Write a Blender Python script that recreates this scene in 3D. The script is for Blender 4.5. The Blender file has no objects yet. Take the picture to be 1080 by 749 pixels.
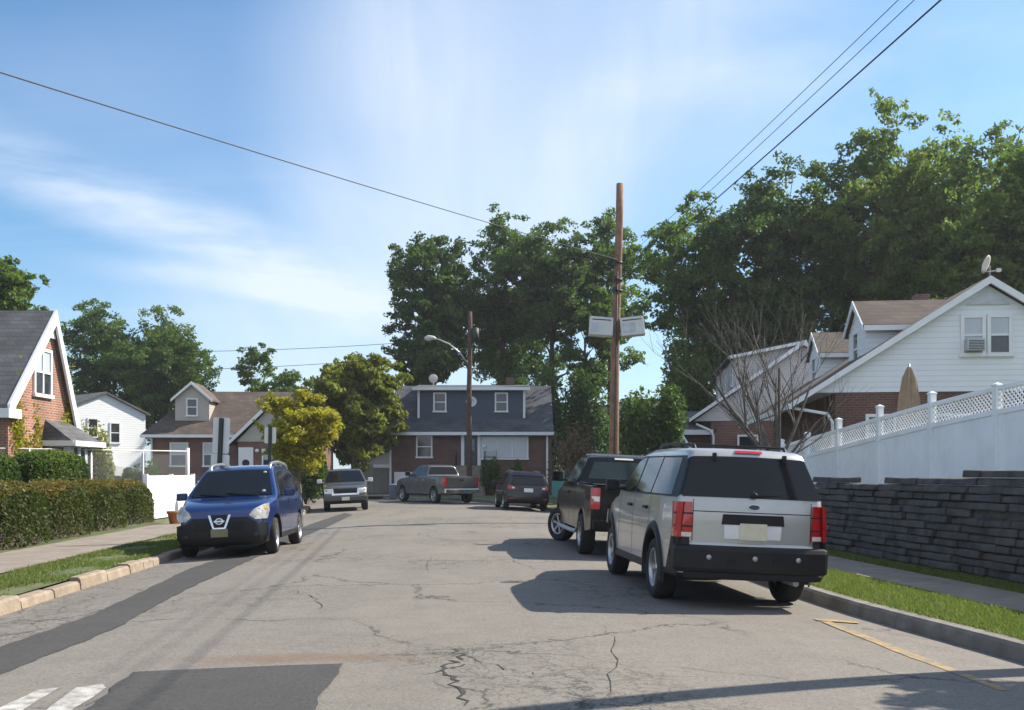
import bpy, bmesh, math, random
import numpy as np
from mathutils import Vector, Matrix, Euler
random.seed(7)
SC = bpy.context.scene
COL = SC.collection
R = math.radians
F = 1050.0; HY = 499.0; EYE = 1.5          # focal length (px of the photo), horizon row, eye height

# ------------------------------------------------------------------ materials
def new_mat(name):
    m = bpy.data.materials.new(name); m.use_nodes = True
    nt = m.node_tree
    return m, nt, nt.nodes['Principled BSDF'], nt.nodes, nt.links

def pm(name, col, rough=.6, metal=0., var=.18, scale=6., bump=0., bscale=None, coat=0., spec=.5, detail=6, dirt=None, dscale=1.2, damount=.5):
    m, nt, b, N, L = new_mat(name)
    b.inputs['Roughness'].default_value = rough
    b.inputs['Metallic'].default_value = metal
    b.inputs['Specular IOR Level'].default_value = spec
    b.inputs['Coat Weight'].default_value = coat
    b.inputs['Coat Roughness'].default_value = .04
    tc = N.new('ShaderNodeTexCoord')
    nz = N.new('ShaderNodeTexNoise'); nz.inputs['Scale'].default_value = scale; nz.inputs['Detail'].default_value = detail
    L.new(tc.outputs['Object'], nz.inputs['Vector'])
    mx = N.new('ShaderNodeMix'); mx.data_type = 'RGBA'
    c0 = [max(0, c*(1-var)) for c in col]; c1 = [min(1, c*(1+var)) for c in col]
    mx.inputs['A'].default_value = (*c0, 1); mx.inputs['B'].default_value = (*c1, 1)
    rm = N.new('ShaderNodeMapRange'); rm.inputs[1].default_value = .3; rm.inputs[2].default_value = .7
    L.new(nz.outputs['Fac'], rm.inputs[0]); L.new(rm.outputs[0], mx.inputs['Factor'])
    out = mx.outputs['Result']
    if dirt:
        n2 = N.new('ShaderNodeTexNoise'); n2.inputs['Scale'].default_value = dscale; n2.inputs['Detail'].default_value = 8; n2.inputs['Roughness'].default_value = .65
        L.new(tc.outputs['Object'], n2.inputs['Vector'])
        r2 = N.new('ShaderNodeMapRange'); r2.inputs[1].default_value = .45; r2.inputs[2].default_value = .72; r2.inputs[4].default_value = damount
        L.new(n2.outputs['Fac'], r2.inputs[0])
        m2 = N.new('ShaderNodeMix'); m2.data_type = 'RGBA'
        L.new(r2.outputs[0], m2.inputs['Factor']); L.new(out, m2.inputs['A']); m2.inputs['B'].default_value = (*dirt, 1)
        out = m2.outputs['Result']
    L.new(out, b.inputs['Base Color'])
    if bump:
        n3 = N.new('ShaderNodeTexNoise'); n3.inputs['Scale'].default_value = bscale or scale*4; n3.inputs['Detail'].default_value = 6
        L.new(tc.outputs['Object'], n3.inputs['Vector'])
        bp = N.new('ShaderNodeBump'); bp.inputs['Strength'].default_value = bump; bp.inputs['Distance'].default_value = .02
        L.new(n3.outputs['Fac'], bp.inputs['Height']); L.new(bp.outputs['Normal'], b.inputs['Normal'])
    return m

def wall_vec(N, L, sx=1., sz=1.):
    tc = N.new('ShaderNodeTexCoord'); s = N.new('ShaderNodeSeparateXYZ'); L.new(tc.outputs['Object'], s.inputs[0])
    a = N.new('ShaderNodeMath'); a.operation = 'ADD'; L.new(s.outputs[0], a.inputs[0]); L.new(s.outputs[1], a.inputs[1])
    c = N.new('ShaderNodeCombineXYZ'); L.new(a.outputs[0], c.inputs[0]); L.new(s.outputs[2], c.inputs[1])
    return c.outputs[0], s, tc

def brick_mat(name, c1, c2, mortar, bw=.21, bh=.075, ms=.012, rough=.85, bump=.4):
    m, nt, b, N, L = new_mat(name)
    v, s, tc = wall_vec(N, L)
    t = N.new('ShaderNodeTexBrick'); L.new(v, t.inputs['Vector'])
    t.inputs['Scale'].default_value = 1; t.inputs['Brick Width'].default_value = bw; t.inputs['Row Height'].default_value = bh
    t.inputs['Mortar Size'].default_value = ms; t.inputs['Color1'].default_value = (*c1, 1); t.inputs['Color2'].default_value = (*c2, 1); t.inputs['Mortar'].default_value = (*mortar, 1)
    nz = N.new('ShaderNodeTexNoise'); nz.inputs['Scale'].default_value = 1.1; nz.inputs['Detail'].default_value = 7
    L.new(tc.outputs['Object'], nz.inputs['Vector'])
    mr = N.new('ShaderNodeMapRange'); mr.inputs[1].default_value = .3; mr.inputs[2].default_value = .7; mr.inputs[3].default_value = .7; mr.inputs[4].default_value = 1.25
    L.new(nz.outputs['Fac'], mr.inputs[0])
    mu = N.new('ShaderNodeVectorMath'); mu.operation = 'SCALE'
    L.new(t.outputs['Color'], mu.inputs[0]); L.new(mr.outputs[0], mu.inputs['Scale'])
    L.new(mu.outputs[0], b.inputs['Base Color']); b.inputs['Roughness'].default_value = rough
    bp = N.new('ShaderNodeBump'); bp.inputs['Strength'].default_value = bump; bp.inputs['Distance'].default_value = .01; bp.invert = True
    L.new(t.outputs['Fac'], bp.inputs['Height']); L.new(bp.outputs['Normal'], b.inputs['Normal'])
    return m

def siding_mat(name, col, board=.14, rough=.55, var=.06):
    m, nt, b, N, L = new_mat(name)
    v, s, tc = wall_vec(N, L)
    d = N.new('ShaderNodeMath'); d.operation = 'DIVIDE'; d.inputs[1].default_value = board; L.new(s.outputs[2], d.inputs[0])
    fr = N.new('ShaderNodeMath'); fr.operation = 'FRACT'; L.new(d.outputs[0], fr.inputs[0])
    nz = N.new('ShaderNodeTexNoise'); nz.inputs['Scale'].default_value = 1.5; nz.inputs['Detail'].default_value = 6; L.new(tc.outputs['Object'], nz.inputs['Vector'])
    mx = N.new('ShaderNodeMix'); mx.data_type = 'RGBA'; L.new(nz.outputs['Fac'], mx.inputs['Factor'])
    mx.inputs['A'].default_value = (*[c*(1-var) for c in col], 1); mx.inputs['B'].default_value = (*[min(1, c*(1+var)) for c in col], 1)
    gp = N.new('ShaderNodeMath'); gp.operation = 'LESS_THAN'; gp.inputs[1].default_value = .1; L.new(fr.outputs[0], gp.inputs[0])
    m2 = N.new('ShaderNodeMix'); m2.data_type = 'RGBA'; g2 = N.new('ShaderNodeMath'); g2.operation = 'MULTIPLY'; g2.inputs[1].default_value = .3
    L.new(gp.outputs[0], g2.inputs[0]); L.new(g2.outputs[0], m2.inputs['Factor']); L.new(mx.outputs['Result'], m2.inputs['A']); m2.inputs['B'].default_value = (*[c*.45 for c in col], 1)
    L.new(m2.outputs['Result'], b.inputs['Base Color']); b.inputs['Roughness'].default_value = rough
    bp = N.new('ShaderNodeBump'); bp.inputs['Strength'].default_value = .7; bp.inputs['Distance'].default_value = .02; bp.invert = True
    L.new(fr.outputs[0], bp.inputs['Height']); L.new(bp.outputs['Normal'], b.inputs['Normal'])
    return m

def leaf_mat(name, col, col2, trans=.35):
    trans = min(.5, trans+.12)
    m, nt, b, N, L = new_mat(name)
    at = N.new('ShaderNodeAttribute'); at.attribute_name = 'tint'
    mx = N.new('ShaderNodeMix'); mx.data_type = 'RGBA'; L.new(at.outputs['Fac'], mx.inputs['Factor'])
    mx.inputs['A'].default_value = (*col, 1); mx.inputs['B'].default_value = (*col2, 1)
    b.inputs['Roughness'].default_value = .55; b.inputs['Specular IOR Level'].default_value = .25
    L.new(mx.outputs['Result'], b.inputs['Base Color'])
    t = N.new('ShaderNodeBsdfTranslucent')
    sc_ = N.new('ShaderNodeVectorMath'); sc_.operation = 'MULTIPLY'; sc_.inputs[1].default_value = (1.05, 1.32, .58)
    L.new(mx.outputs['Result'], sc_.inputs[0]); L.new(sc_.outputs[0], t.inputs['Color'])
    ms = N.new('ShaderNodeMixShader'); ms.inputs[0].default_value = trans
    L.new(b.outputs[0], ms.inputs[1]); L.new(t.outputs[0], ms.inputs[2]); L.new(ms.outputs[0], N['Material Output'].inputs['Surface'])
    return m

def asphalt_mat(name, col, crack=True, var=.16, cr_amt=.75):
    m, nt, b, N, L = new_mat(name)
    tc = N.new('ShaderNodeTexCoord')
    def noise(sc, det=8, ro=.6, vec=None):
        n = N.new('ShaderNodeTexNoise'); n.inputs['Scale'].default_value = sc; n.inputs['Detail'].default_value = det; n.inputs['Roughness'].default_value = ro
        L.new(vec or tc.outputs['Object'], n.inputs['Vector']); return n
    def rng(inp, a, c, lo=0., hi=1.):
        r = N.new('ShaderNodeMapRange'); r.inputs[1].default_value = a; r.inputs[2].default_value = c; r.inputs[3].default_value = lo; r.inputs[4].default_value = hi
        L.new(inp, r.inputs[0]); return r.outputs[0]
    def mix(f, a, bb):
        x = N.new('ShaderNodeMix'); x.data_type = 'RGBA'
        L.new(f, x.inputs['Factor'])
        for k, q in (('A', a), ('B', bb)):
            if isinstance(q, tuple): x.inputs[k].default_value = (*q, 1)
            else: L.new(q, x.inputs[k])
        return x.outputs['Result']
    big = rng(noise(.35).outputs['Fac'], .3, .7)
    c = mix(big, tuple(k*(1-var) for k in col), tuple(k*(1+var) for k in col))
    agg = noise(55, 3, .7)
    c = mix(rng(agg.outputs['Fac'], .25, .75, 0, 1), c, mix(rng(noise(140, 2).outputs['Fac'], .35, .65), tuple(k*.5 for k in col), tuple(k*1.7 for k in col)))
    mid = noise(2.2, 8, .7)
    c = mix(rng(mid.outputs['Fac'], .45, .72, 0, .55), c, tuple(k*.6 for k in col))
    # long stains stretched along the road
    mp = N.new('ShaderNodeMapping'); mp.inputs['Scale'].default_value = (1.6, .1, 1); mp.inputs['Rotation'].default_value = (0, 0, -.09); L.new(tc.outputs['Object'], mp.inputs['Vector'])
    c = mix(rng(noise(19, 4, .75).outputs['Fac'], .42, .66), c, mix(rng(noise(33, 3, .6).outputs['Fac'], .4, .62), tuple(k*.62 for k in col), tuple(k*1.3 for k in col)))
    st = noise(1., 5, .6, mp.outputs[0])
    c = mix(rng(st.outputs['Fac'], .5, .72, 0, .3), c, tuple(k*.68 for k in col))
    if crack:      # old rust stain along the upper edge of the patch
        sp_ = N.new('ShaderNodeSeparateXYZ'); L.new(tc.outputs['Object'], sp_.inputs[0])
        def m_(op, a, b_=None):
            q = N.new('ShaderNodeMath'); q.operation = op
            for i_, v_ in enumerate((a, b_)):
                if v_ is None: continue
                if isinstance(v_, (int, float)): q.inputs[i_].default_value = v_
                else: L.new(v_, q.inputs[i_])
            return q.outputs[0]
        dx_ = m_('POWER', m_('ABSOLUTE', m_('DIVIDE', m_('ADD', sp_.outputs[0], 1.75), 1.35)), 2.)
        dy_ = m_('POWER', m_('ABSOLUTE', m_('DIVIDE', m_('SUBTRACT', sp_.outputs[1], 8.12), .30)), 2.)
        el = m_('SUBTRACT', m_('SUBTRACT', 1.15, dx_), dy_)
        el = m_('ADD', el, m_('MULTIPLY', m_('SUBTRACT', noise(5, 8, .75).outputs['Fac'], .5), 2.4))
        c = mix(rng(el, .25, 1.2, 0, .62), c, (.150, .095, .055))
    hgt = agg.outputs['Fac']
    if crack:
        wob = noise(1.3, 6, .65)
        ad = N.new('ShaderNodeVectorMath'); ad.operation = 'SCALE'; ad.inputs['Scale'].default_value = .9; L.new(wob.outputs['Color'], ad.inputs[0])
        sm = N.new('ShaderNodeVectorMath'); L.new(tc.outputs['Object'], sm.inputs[0]); L.new(ad.outputs[0], sm.inputs[1])
        for sc_, w_, lo, hi, amt in ((.34, .010, .44, .52, cr_amt), (1.5, .028, .52, .60, cr_amt), (4.2, .055, .47, .58, .6)):
            vo = N.new('ShaderNodeTexVoronoi'); vo.feature = 'DISTANCE_TO_EDGE'; vo.inputs['Scale'].default_value = sc_; L.new(sm.outputs[0], vo.inputs['Vector'])
            line = rng(vo.outputs['Distance'], 0, w_, 1, 0)
            mk = rng(noise(.28 if sc_ < 1 else .22, 3, .5).outputs['Fac'], lo, hi, 0, amt)
            mu = N.new('ShaderNodeMath'); mu.operation = 'MULTIPLY'; L.new(line, mu.inputs[0]); L.new(mk, mu.inputs[1])
            c = mix(mu.outputs[0], c, (.025, .024, .022))
    L.new(c, b.inputs['Base Color']); b.inputs['Roughness'].default_value = .9; b.inputs['Specular IOR Level'].default_value = .3
    bp = N.new('ShaderNodeBump'); bp.inputs['Strength'].default_value = .35; bp.inputs['Distance'].default_value = .01
    L.new(hgt, bp.inputs['Height']); L.new(bp.outputs['Normal'], b.inputs['Normal'])
    return m

def worn_paint(name, col, under, thr=.5):
    m, nt, b, N, L = new_mat(name)
    tc = N.new('ShaderNodeTexCoord'); n = N.new('ShaderNodeTexNoise'); n.inputs['Scale'].default_value = 7; n.inputs['Detail'].default_value = 8; n.inputs['Roughness'].default_value = .75
    L.new(tc.outputs['Object'], n.inputs['Vector'])
    r = N.new('ShaderNodeMapRange'); r.inputs[1].default_value = thr-.12; r.inputs[2].default_value = thr+.1; L.new(n.outputs['Fac'], r.inputs[0])
    x = N.new('ShaderNodeMix'); x.data_type = 'RGBA'; L.new(r.outputs[0], x.inputs['Factor']); x.inputs['A'].default_value = (*col, 1); x.inputs['B'].default_value = (*under, 1)
    L.new(x.outputs['Result'], b.inputs['Base Color']); b.inputs['Roughness'].default_value = .85
    return m

def paint(name, col, metal=.35, rough=.32, coat=.8, dirt=None):
    return pm(name, col, rough, metal, .04, 3, coat=coat, dirt=dirt, dscale=2.5, damount=.25)

M = {}
M['road'] = asphalt_mat('aged asphalt', (.181, .165, .145), True, .2, .85)
M['patch'] = asphalt_mat('newer asphalt', (.062, .060, .058), False, .3)
M['concrete'] = pm('sidewalk concrete', (.235, .20, .165), .9, 0, .2, 3, .5, 30, dirt=(.16, .14, .11), dscale=1., damount=.6)
M['kerb'] = pm('kerb concrete', (.185, .17, .15), .9, 0, .25, 4, .6, 30, dirt=(.10, .09, .075), dscale=2.2, damount=.7)
M['stone'] = pm('kerb stone', (.27, .215, .16), .9, 0, .25, 5, .7, 18, dirt=(.20, .15, .10), dscale=2., damount=.6)
M['grass_ground'] = pm('lawn soil and grass', (.075, .105, .032), .95, 0, .45, 3, .8, 40, dirt=(.16, .13, .075), dscale=.8, damount=.55)
M['far_ground'] = pm('far ground', (.05, .07, .03), .95, 0, .4, .2)
M['grass'] = leaf_mat('grass blade', (.095, .138, .036), (.25, .25, .095), .3)
M['yellow'] = worn_paint('worn yellow paint', (.40, .25, .07), (.16, .145, .125), .48)
M['white_line'] = worn_paint('worn white paint', (.50, .48, .45), (.19, .18, .165), .53)
M['crack'] = pm('dark crack', (.035, .033, .03), .95, 0, .3, 9)
M['rust'] = worn_paint('rust stain', (.165, .115, .075), (.15, .137, .120), .47)
M['white'] = pm('white trim paint', (.72, .73, .74), .5, 0, .05, 2)
M['vinyl'] = pm('white vinyl', (.87, .88, .90), .38, 0, .04, 1.5, dirt=(.6, .6, .56), dscale=1.3, damount=.35)
M['offwhite'] = pm('weathered white', (.62, .60, .56), .6, 0, .1, 2)
M['wall_block'] = pm('dark wall block', (.060, .060, .062), .95, 0, .4, 5, .9, 14, dirt=(.12, .115, .105), dscale=2.2, damount=.5)
M['brick_red'] = brick_mat('orange red brick', (.235, .078, .046), (.315, .12, .068), (.33, .27, .22))
M['brick_brown'] = brick_mat('brown brick', (.105, .042, .032), (.145, .062, .045), (.14, .11, .095))
M['brick_maroon'] = brick_mat('maroon brick', (.14, .05, .04), (.18, .07, .052), (.2, .16, .14))
M['shingle_grey'] = brick_mat('grey shingles', (.085, .085, .09), (.12, .12, .125), (.06, .06, .065), .3, .14, .008, .9, .5)
M['shingle_brown'] = brick_mat('brown shingles', (.082, .061, .050), (.112, .086, .070), (.055, .042, .036), .3, .14, .008, .9, .5)
M['shingle_slate'] = brick_mat('slate shingles', (.062, .068, .082), (.09, .097, .112), (.045, .048, .058), .3, .14, .008, .9, .5)
M['side_white'] = siding_mat('white siding', (.72, .745, .77), .16)
M['side_beige'] = siding_mat('beige siding', (.40, .37, .33), .14)
M['side_pink'] = siding_mat('pale siding', (.50, .47, .46), .14)
M['side_blue'] = siding_mat('blue siding', (.040, .058, .092), .16)
M['glass'] = pm('window glass', (.03, .036, .045), .06, 0, .3, .8, spec=.8)
M['blind'] = pm('glass over blinds', (.42, .46, .50), .12, 0, .06, 1.5, spec=.8)
M['door'] = pm('dark door', (.035, .045, .06), .4, 0, .1, 2)
M['bark'] = pm('bark', (.085, .066, .05), .95, 0, .35, 4, .9, 20)
M['bark_pale'] = pm('pale bark', (.20, .155, .12), .9, 0, .3, 5, .6, 25)
M['bark_grey'] = pm('grey bark', (.115, .10, .086), .9, 0, .3, 5, .6, 25)
M['pole'] = pm('creosote pole wood', (.23, .135, .090), .9, 0, .3, 5, .7, 22, dirt=(.09, .05, .03), dscale=1.5, damount=.6)
M['pole_dark'] = pm('dark pole wood', (.09, .05, .038), .9, 0, .3, 5, .6, 22)
M['wire'] = pm('wire', (.02, .02, .022), .6)
M['metal'] = pm('galvanised metal', (.42, .43, .44), .45, .6, .12, 6)
M['metal_dark'] = pm('dark green metal', (.035, .042, .036), .6, .2, .15, 6)
M['sign_back'] = pm('sign sheet', (.66, .66, .64), .55, .1, .06, 4)
M['box'] = pm('equipment box', (.52, .52, .50), .5, 0, .08, 3)
M['canvas'] = pm('tan canvas', (.27, .20, .135), .9, 0, .15, 5)
M['tyre'] = pm('tyre rubber', (.016, .016, .017), .85, 0, .3, 9, .3, 60)
M['black'] = pm('black plastic', (.013, .013, .014), .5, 0, .2, 6, spec=.28)
M['under'] = pm('underbody', (.010, .010, .011), .9, 0, .2, 6)
M['chrome'] = pm('chrome', (.72, .72, .73), .16, 1., .03, 3)
M['alloy'] = pm('alloy', (.46, .46, .47), .32, .85, .06, 4)
M['car_glass'] = pm('tinted car glass', (.010, .012, .015), .05, 0, .1, 2, spec=.32)
M['car_glass2'] = pm('green tinted car glass', (.04, .062, .06), .05, 0, .3, 1.5, spec=.4)
M['red_lens'] = pm('red lens', (.42, .012, .014), .12, 0, .15, 14, coat=1)
M['clear_lens'] = pm('clear lens', (.66, .64, .58), .1, .1, .12, 12, coat=1)
M['headlamp'] = pm('headlamp lens', (.40, .39, .35), .12, .15, .35, 11, coat=1)
M['amber_lens'] = pm('amber lens', (.6, .32, .05), .15, 0, .1, 10, coat=1)
M['plate'] = pm('number plate', (.62, .58, .44), .5, 0, .08, 10)
M['plate_shaded'] = pm('shaded number plate', (.20, .17, .10), .6, 0, .1, 10)  # darkened plate colour, paints in the shade below the grille
M['plate_white'] = pm('plate surround', (.70, .70, .70), .4, 0, .04, 5)
M['emblem_blue'] = pm('emblem enamel', (.02, .03, .09), .2, 0, .1, 8, coat=1)
M['silver'] = paint('silver paint', (.47, .46, .435), .45, .3, .8, dirt=(.34, .31, .26))
M['blue'] = paint('blue paint', (.005, .023, .115), .35, .3, 1.)
M['blackpaint'] = pm('black paint', (.005, .0055, .006), .14, 0, .1, 3, spec=.30)
M['taupe'] = paint('grey green paint', (.075, .078, .074), .4, .35, .6)
M['grey_silver'] = paint('grey silver paint', (.095, .09, .09), .4, .32, .6)
M['plum'] = paint('plum paint', (.014, .006, .010), .2, .3, .6)
M['red'] = pm('red paint', (.40, .05, .03), .5, 0, .15, 6)
M['teal'] = pm('teal plastic', (.05, .25, .235), .5, 0, .08, 4)
M['terracotta'] = pm('terracotta', (.42, .15, .06), .8, 0, .15, 5)
M['leaf_dark'] = leaf_mat('dark leaves', (.050, .084, .028), (.125, .175, .050), .34)
M['leaf_mid'] = leaf_mat('mid leaves', (.068, .110, .032), (.17, .22, .060), .38)
M['leaf_lit'] = leaf_mat('bright leaves', (.078, .122, .034), (.23, .265, .075), .42)
M['leaf_gold'] = leaf_mat('golden leaves', (.25, .225, .032), (.50, .40, .055), .4)
M['leaf_olive'] = leaf_mat('olive leaves', (.115, .130, .034), (.29, .275, .066), .38)
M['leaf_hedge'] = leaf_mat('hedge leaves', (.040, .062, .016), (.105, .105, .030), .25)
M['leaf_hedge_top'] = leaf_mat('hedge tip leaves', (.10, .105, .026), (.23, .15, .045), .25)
M['leaf_brown'] = leaf_mat('brown twigs', (.12, .075, .05), (.24, .16, .11), .2)
M['leaf_flower'] = leaf_mat('pale blossom leaves', (.09, .11, .03), (.42, .38, .14), .35)

# ------------------------------------------------------------------ mesh builder
class MB:
    def __init__(s): s.v = []; s.f = []; s.mi = []; s.sm = []
    def add(s, verts, faces, mi=0, smooth=False):
        o = len(s.v); s.v += [tuple(v) for v in verts]
        for f in faces: s.f.append([o+i for i in f]); s.mi.append(mi); s.sm.append(smooth)
        return s
    def box(s, x0, x1, y0, y1, z0, z1, mi=0, mat=None):
        v = [(x, y, z) for z in (z0, z1) for y in (y0, y1) for x in (x0, x1)]
        if mat is not None: v = [tuple(mat @ Vector(p)) for p in v]
        return s.add(v, [(0, 2, 3, 1), (4, 5, 7, 6), (0, 1, 5, 4), (2, 6, 7, 3), (0, 4, 6, 2), (1, 3, 7, 5)], mi)
    def prism(s, poly, a0, a1, axis='y', mi=0):
        """poly in the two other axes, extruded along axis"""
        n = len(poly)
        def P(p, a): return {'y': (p[0], a, p[1]), 'x': (a, p[0], p[1]), 'z': (p[0], p[1], a)}[axis]
        v = [P(p, a0) for p in poly] + [P(p, a1) for p in poly]
        f = [list(range(n)), list(range(2*n-1, n-1, -1))] + [(i, n+i, n+(i+1) % n, (i+1) % n) for i in range(n)]
        return s.add(v, f, mi)
    def bar(s, a, b, w, h=None, mi=0):
        a = Vector(a); b = Vector(b); h = h or w; d = (b-a)
        if d.length < 1e-6: return s
        q = d.to_track_quat('Y', 'Z').to_matrix().to_4x4(); q.translation = a
        return s.box(-w/2, w/2, 0, d.length, -h/2, h/2, mi, q)
    def tube(s, pts, radii, n=8, mi=0, cap=True, smooth=True):
        pts = [Vector(p) for p in pts]
        if not hasattr(radii, '__len__'): radii = [radii]*len(pts)
        V = []; up = Vector((.13, .31, .95)).normalized()
        for i, p in enumerate(pts):
            t = (pts[min(i+1, len(pts)-1)]-pts[max(i-1, 0)]).normalized()
            a = t.cross(up)
            if a.length < .05: a = t.cross(Vector((1, 0, 0)))
            a.normalize(); b = t.cross(a)
            for k in range(n):
                th = 2*math.pi*k/n; V.append(p+(a*math.cos(th)+b*math.sin(th))*radii[i])
        fs = [(i*n+k, i*n+(k+1) % n, (i+1)*n+(k+1) % n, (i+1)*n+k) for i in range(len(pts)-1) for k in range(n)]
        s.add(V, fs, mi, smooth)
        if cap:
            o = len(s.v)-len(V)
            s.f.append([o+k for k in range(n)][::-1]); s.mi.append(mi); s.sm.append(False)
            s.f.append([o+(len(pts)-1)*n+k for k in range(n)]); s.mi.append(mi); s.sm.append(False)
        return s
    def lathe(s, prof, axis='y', n=24, c=(0, 0, 0), mi=0, smooth=True, closed=False):
        """prof: list of (radius, axial)"""
        V = []
        for r_, a_ in prof:
            for k in range(n):
                th = 2*math.pi*k/n; x = r_*math.cos(th); y = r_*math.sin(th)
                V.append({'y': (c[0]+x, c[1]+a_, c[2]+y), 'z': (c[0]+x, c[1]+y, c[2]+a_), 'x': (c[0]+a_, c[1]+x, c[2]+y)}[axis])
        m_ = len(prof); rng = range(m_ if closed else m_-1)
        fs = [(i*n+k, i*n+(k+1) % n, ((i+1) % m_)*n+(k+1) % n, ((i+1) % m_)*n+k) for i in rng for k in range(n)]
        return s.add(V, fs, mi, smooth)
    def mapv(s, fn): s.v = [tuple(fn(p)) for p in s.v]; return s
    def build(s, name, mat, parent=None, loc=None, bevel=0, recalc=True):
        me = bpy.data.meshes.new(name); me.from_pydata(s.v, [], s.f)
        for m_ in (mat if isinstance(mat, (list, tuple)) else [mat]): me.materials.append(m_)
        me.polygons.foreach_set('material_index', s.mi); me.polygons.foreach_set('use_smooth', s.sm)
        if recalc:
            bm = bmesh.new(); bm.from_mesh(me); bmesh.ops.recalc_face_normals(bm, faces=bm.faces); bm.to_mesh(me); bm.free()
        me.update()
        o = bpy.data.objects.new(name, me); COL.objects.link(o)
        if parent: o.parent = parent
        if loc: o.location = loc
        if bevel:
            b = o.modifiers.new('bevel', 'BEVEL'); b.width = bevel; b.segments = 2; b.limit_method = 'ANGLE'; b.angle_limit = R(40)
        return o

def tag(o, label=None, cat=None, group=None, kind=None):
    if label: o['label'] = label
    if cat: o['category'] = cat
    if group: o['group'] = group
    if kind: o['kind'] = kind
    return o
def empty(name, loc=(0, 0, 0), rz=0, label=None, cat=None, group=None):
    o = bpy.data.objects.new(name, None); COL.objects.link(o); o.location = loc; o.rotation_euler = (0, 0, rz); o.empty_display_size = .2
    return tag(o, label, cat, group)
def copy_tree(o, parent=None):
    c = o.copy(); COL.objects.link(c)
    if parent: c.parent = parent
    for ch in [k for k in bpy.data.objects if k.parent == o]: copy_tree(ch, c)
    return c

# ------------------------------------------------------------------ road frame
PAIRS = [((-4.6, -6), (6.0, -6)), ((-5.25, 2), (5.3, 2)), ((-5.7, 8.6), (4.45, 8.6)), ((-5.98, 12.5), (3.86, 12.5)), ((-6.45, 19), (3.5, 19)),
         ((-7.15, 28), (2.95, 28)), ((-7.9, 36), (2.2, 36)), ((-8.7, 43), (1.6, 43)), ((-9.7, 47), (.7, 47)), ((-11, 49.5), (-.7, 50)),
         ((-13, 51.5), (-3., 53.8)), ((-16, 53), (-7, 57)), ((-22, 54), (-14, 59.5)), ((-60, 56), (-60, 62.5))]
def dense(P, n=8):
    out = []
    for i in range(len(P)-1):
        p0 = P[max(i-1, 0)]; p1 = P[i]; p2 = P[i+1]; p3 = P[min(i+2, len(P)-1)]
        for k in range(n):
            t = k/n; o = []
            for c in (0, 1):
                a, b, d, e = p0[c], p1[c], p2[c], p3[c]
                o.append(.5*((2*b)+(-a+d)*t+(2*a-5*b+4*d-e)*t*t+(-a+3*b-3*d+e)*t**3))
            out.append(tuple(o))
    out.append(P[-1]); return out
PL = dense([p[0] for p in PAIRS]); PR = dense([p[1] for p in PAIRS])
def sstep(a, b, x):
    t = min(1, max(0, (x-a)/(b-a))); return t*t*(3-2*t)
def crown_k(z): return .0060*(1-sstep(42, 54, z))
def lerp_poly(P, z):
    for i in range(len(P)-1):
        if P[i][1] <= z <= P[i+1][1]:
            t = (z-P[i][1])/(P[i+1][1]-P[i][1]+1e-9); return P[i][0]+(P[i+1][0]-P[i][0])*t
    return P[0][0] if z < P[0][1] else P[-1][0]
def KL(z): return lerp_poly(PL, min(z, 50))
def KR(z): return lerp_poly(PR, min(z, 50))
def road_h(x, z):
    c = (KL(z)+KR(z))/2; d = min(abs(x-c), 5.3); return -crown_k(z)*d*d
def edge_h(z): return -crown_k(z)*25.5
def VH(z): return edge_h(z)+.15        # verge level
def g(u, v):
    """ground point under a photo pixel, on the crowned road"""
    h = 0.
    for _ in range(12):
        z = (EYE-h)*F/(v-HY); x = (u-540)/F*z; h = road_h(x, z)
    return x, z
def offs(P, d):
    out = []
    for i, p in enumerate(P):
        a = P[max(i-1, 0)]; b = P[min(i+1, len(P)-1)]; tx, ty = b[0]-a[0], b[1]-a[1]; l = math.hypot(tx, ty)
        out.append((p[0]+ty/l*d, p[1]-tx/l*d))
    return out

def strip(name, lines, mat, heights, kind='structure'):
    """sheet between polylines (same length); heights[i](z)"""
    mb = MB(); n = len(lines[0]); V = []
    for j, ln in enumerate(lines):
        V += [(p[0], p[1], heights[j](p[1])) for p in ln]
    fs = [(j*n+i, j*n+i+1, (j+1)*n+i+1, (j+1)*n+i) for j in range(len(lines)-1) for i in range(n-1)]
    mb.add(V, fs); o = mb.build(name, mat, recalc=False); tag(o, kind=kind)
    bm = bmesh.new(); bm.from_mesh(o.data); bmesh.ops.recalc_face_normals(bm, faces=bm.faces)
    if sum(f.normal.z for f in bm.faces) < 0: bmesh.ops.reverse_faces(bm, faces=bm.faces)
    bm.to_mesh(o.data); bm.free()
    return o

# base sheet to the horizon
gb = MB(); gb.add([(-450, -150, -.35), (450, -150, -.35), (450, 600, -.35), (-450, 600, -.35)], [(0, 1, 2, 3)])
tag(gb.build('ground', M['far_ground']), kind='structure')
# road with a cross fall
lines = []; hs = []
for k in range(13):
    t = k/12
    ln = [(a[0]+(b[0]-a[0])*t, a[1]+(b[1]-a[1])*t) for a, b in zip(PL, PR)]; lines.append(ln)
    hs.append(lambda z, t=t: -crown_k(z)*((t-.5)*10.1)**2)
strip('road', lines, M['road'], hs)

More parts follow.
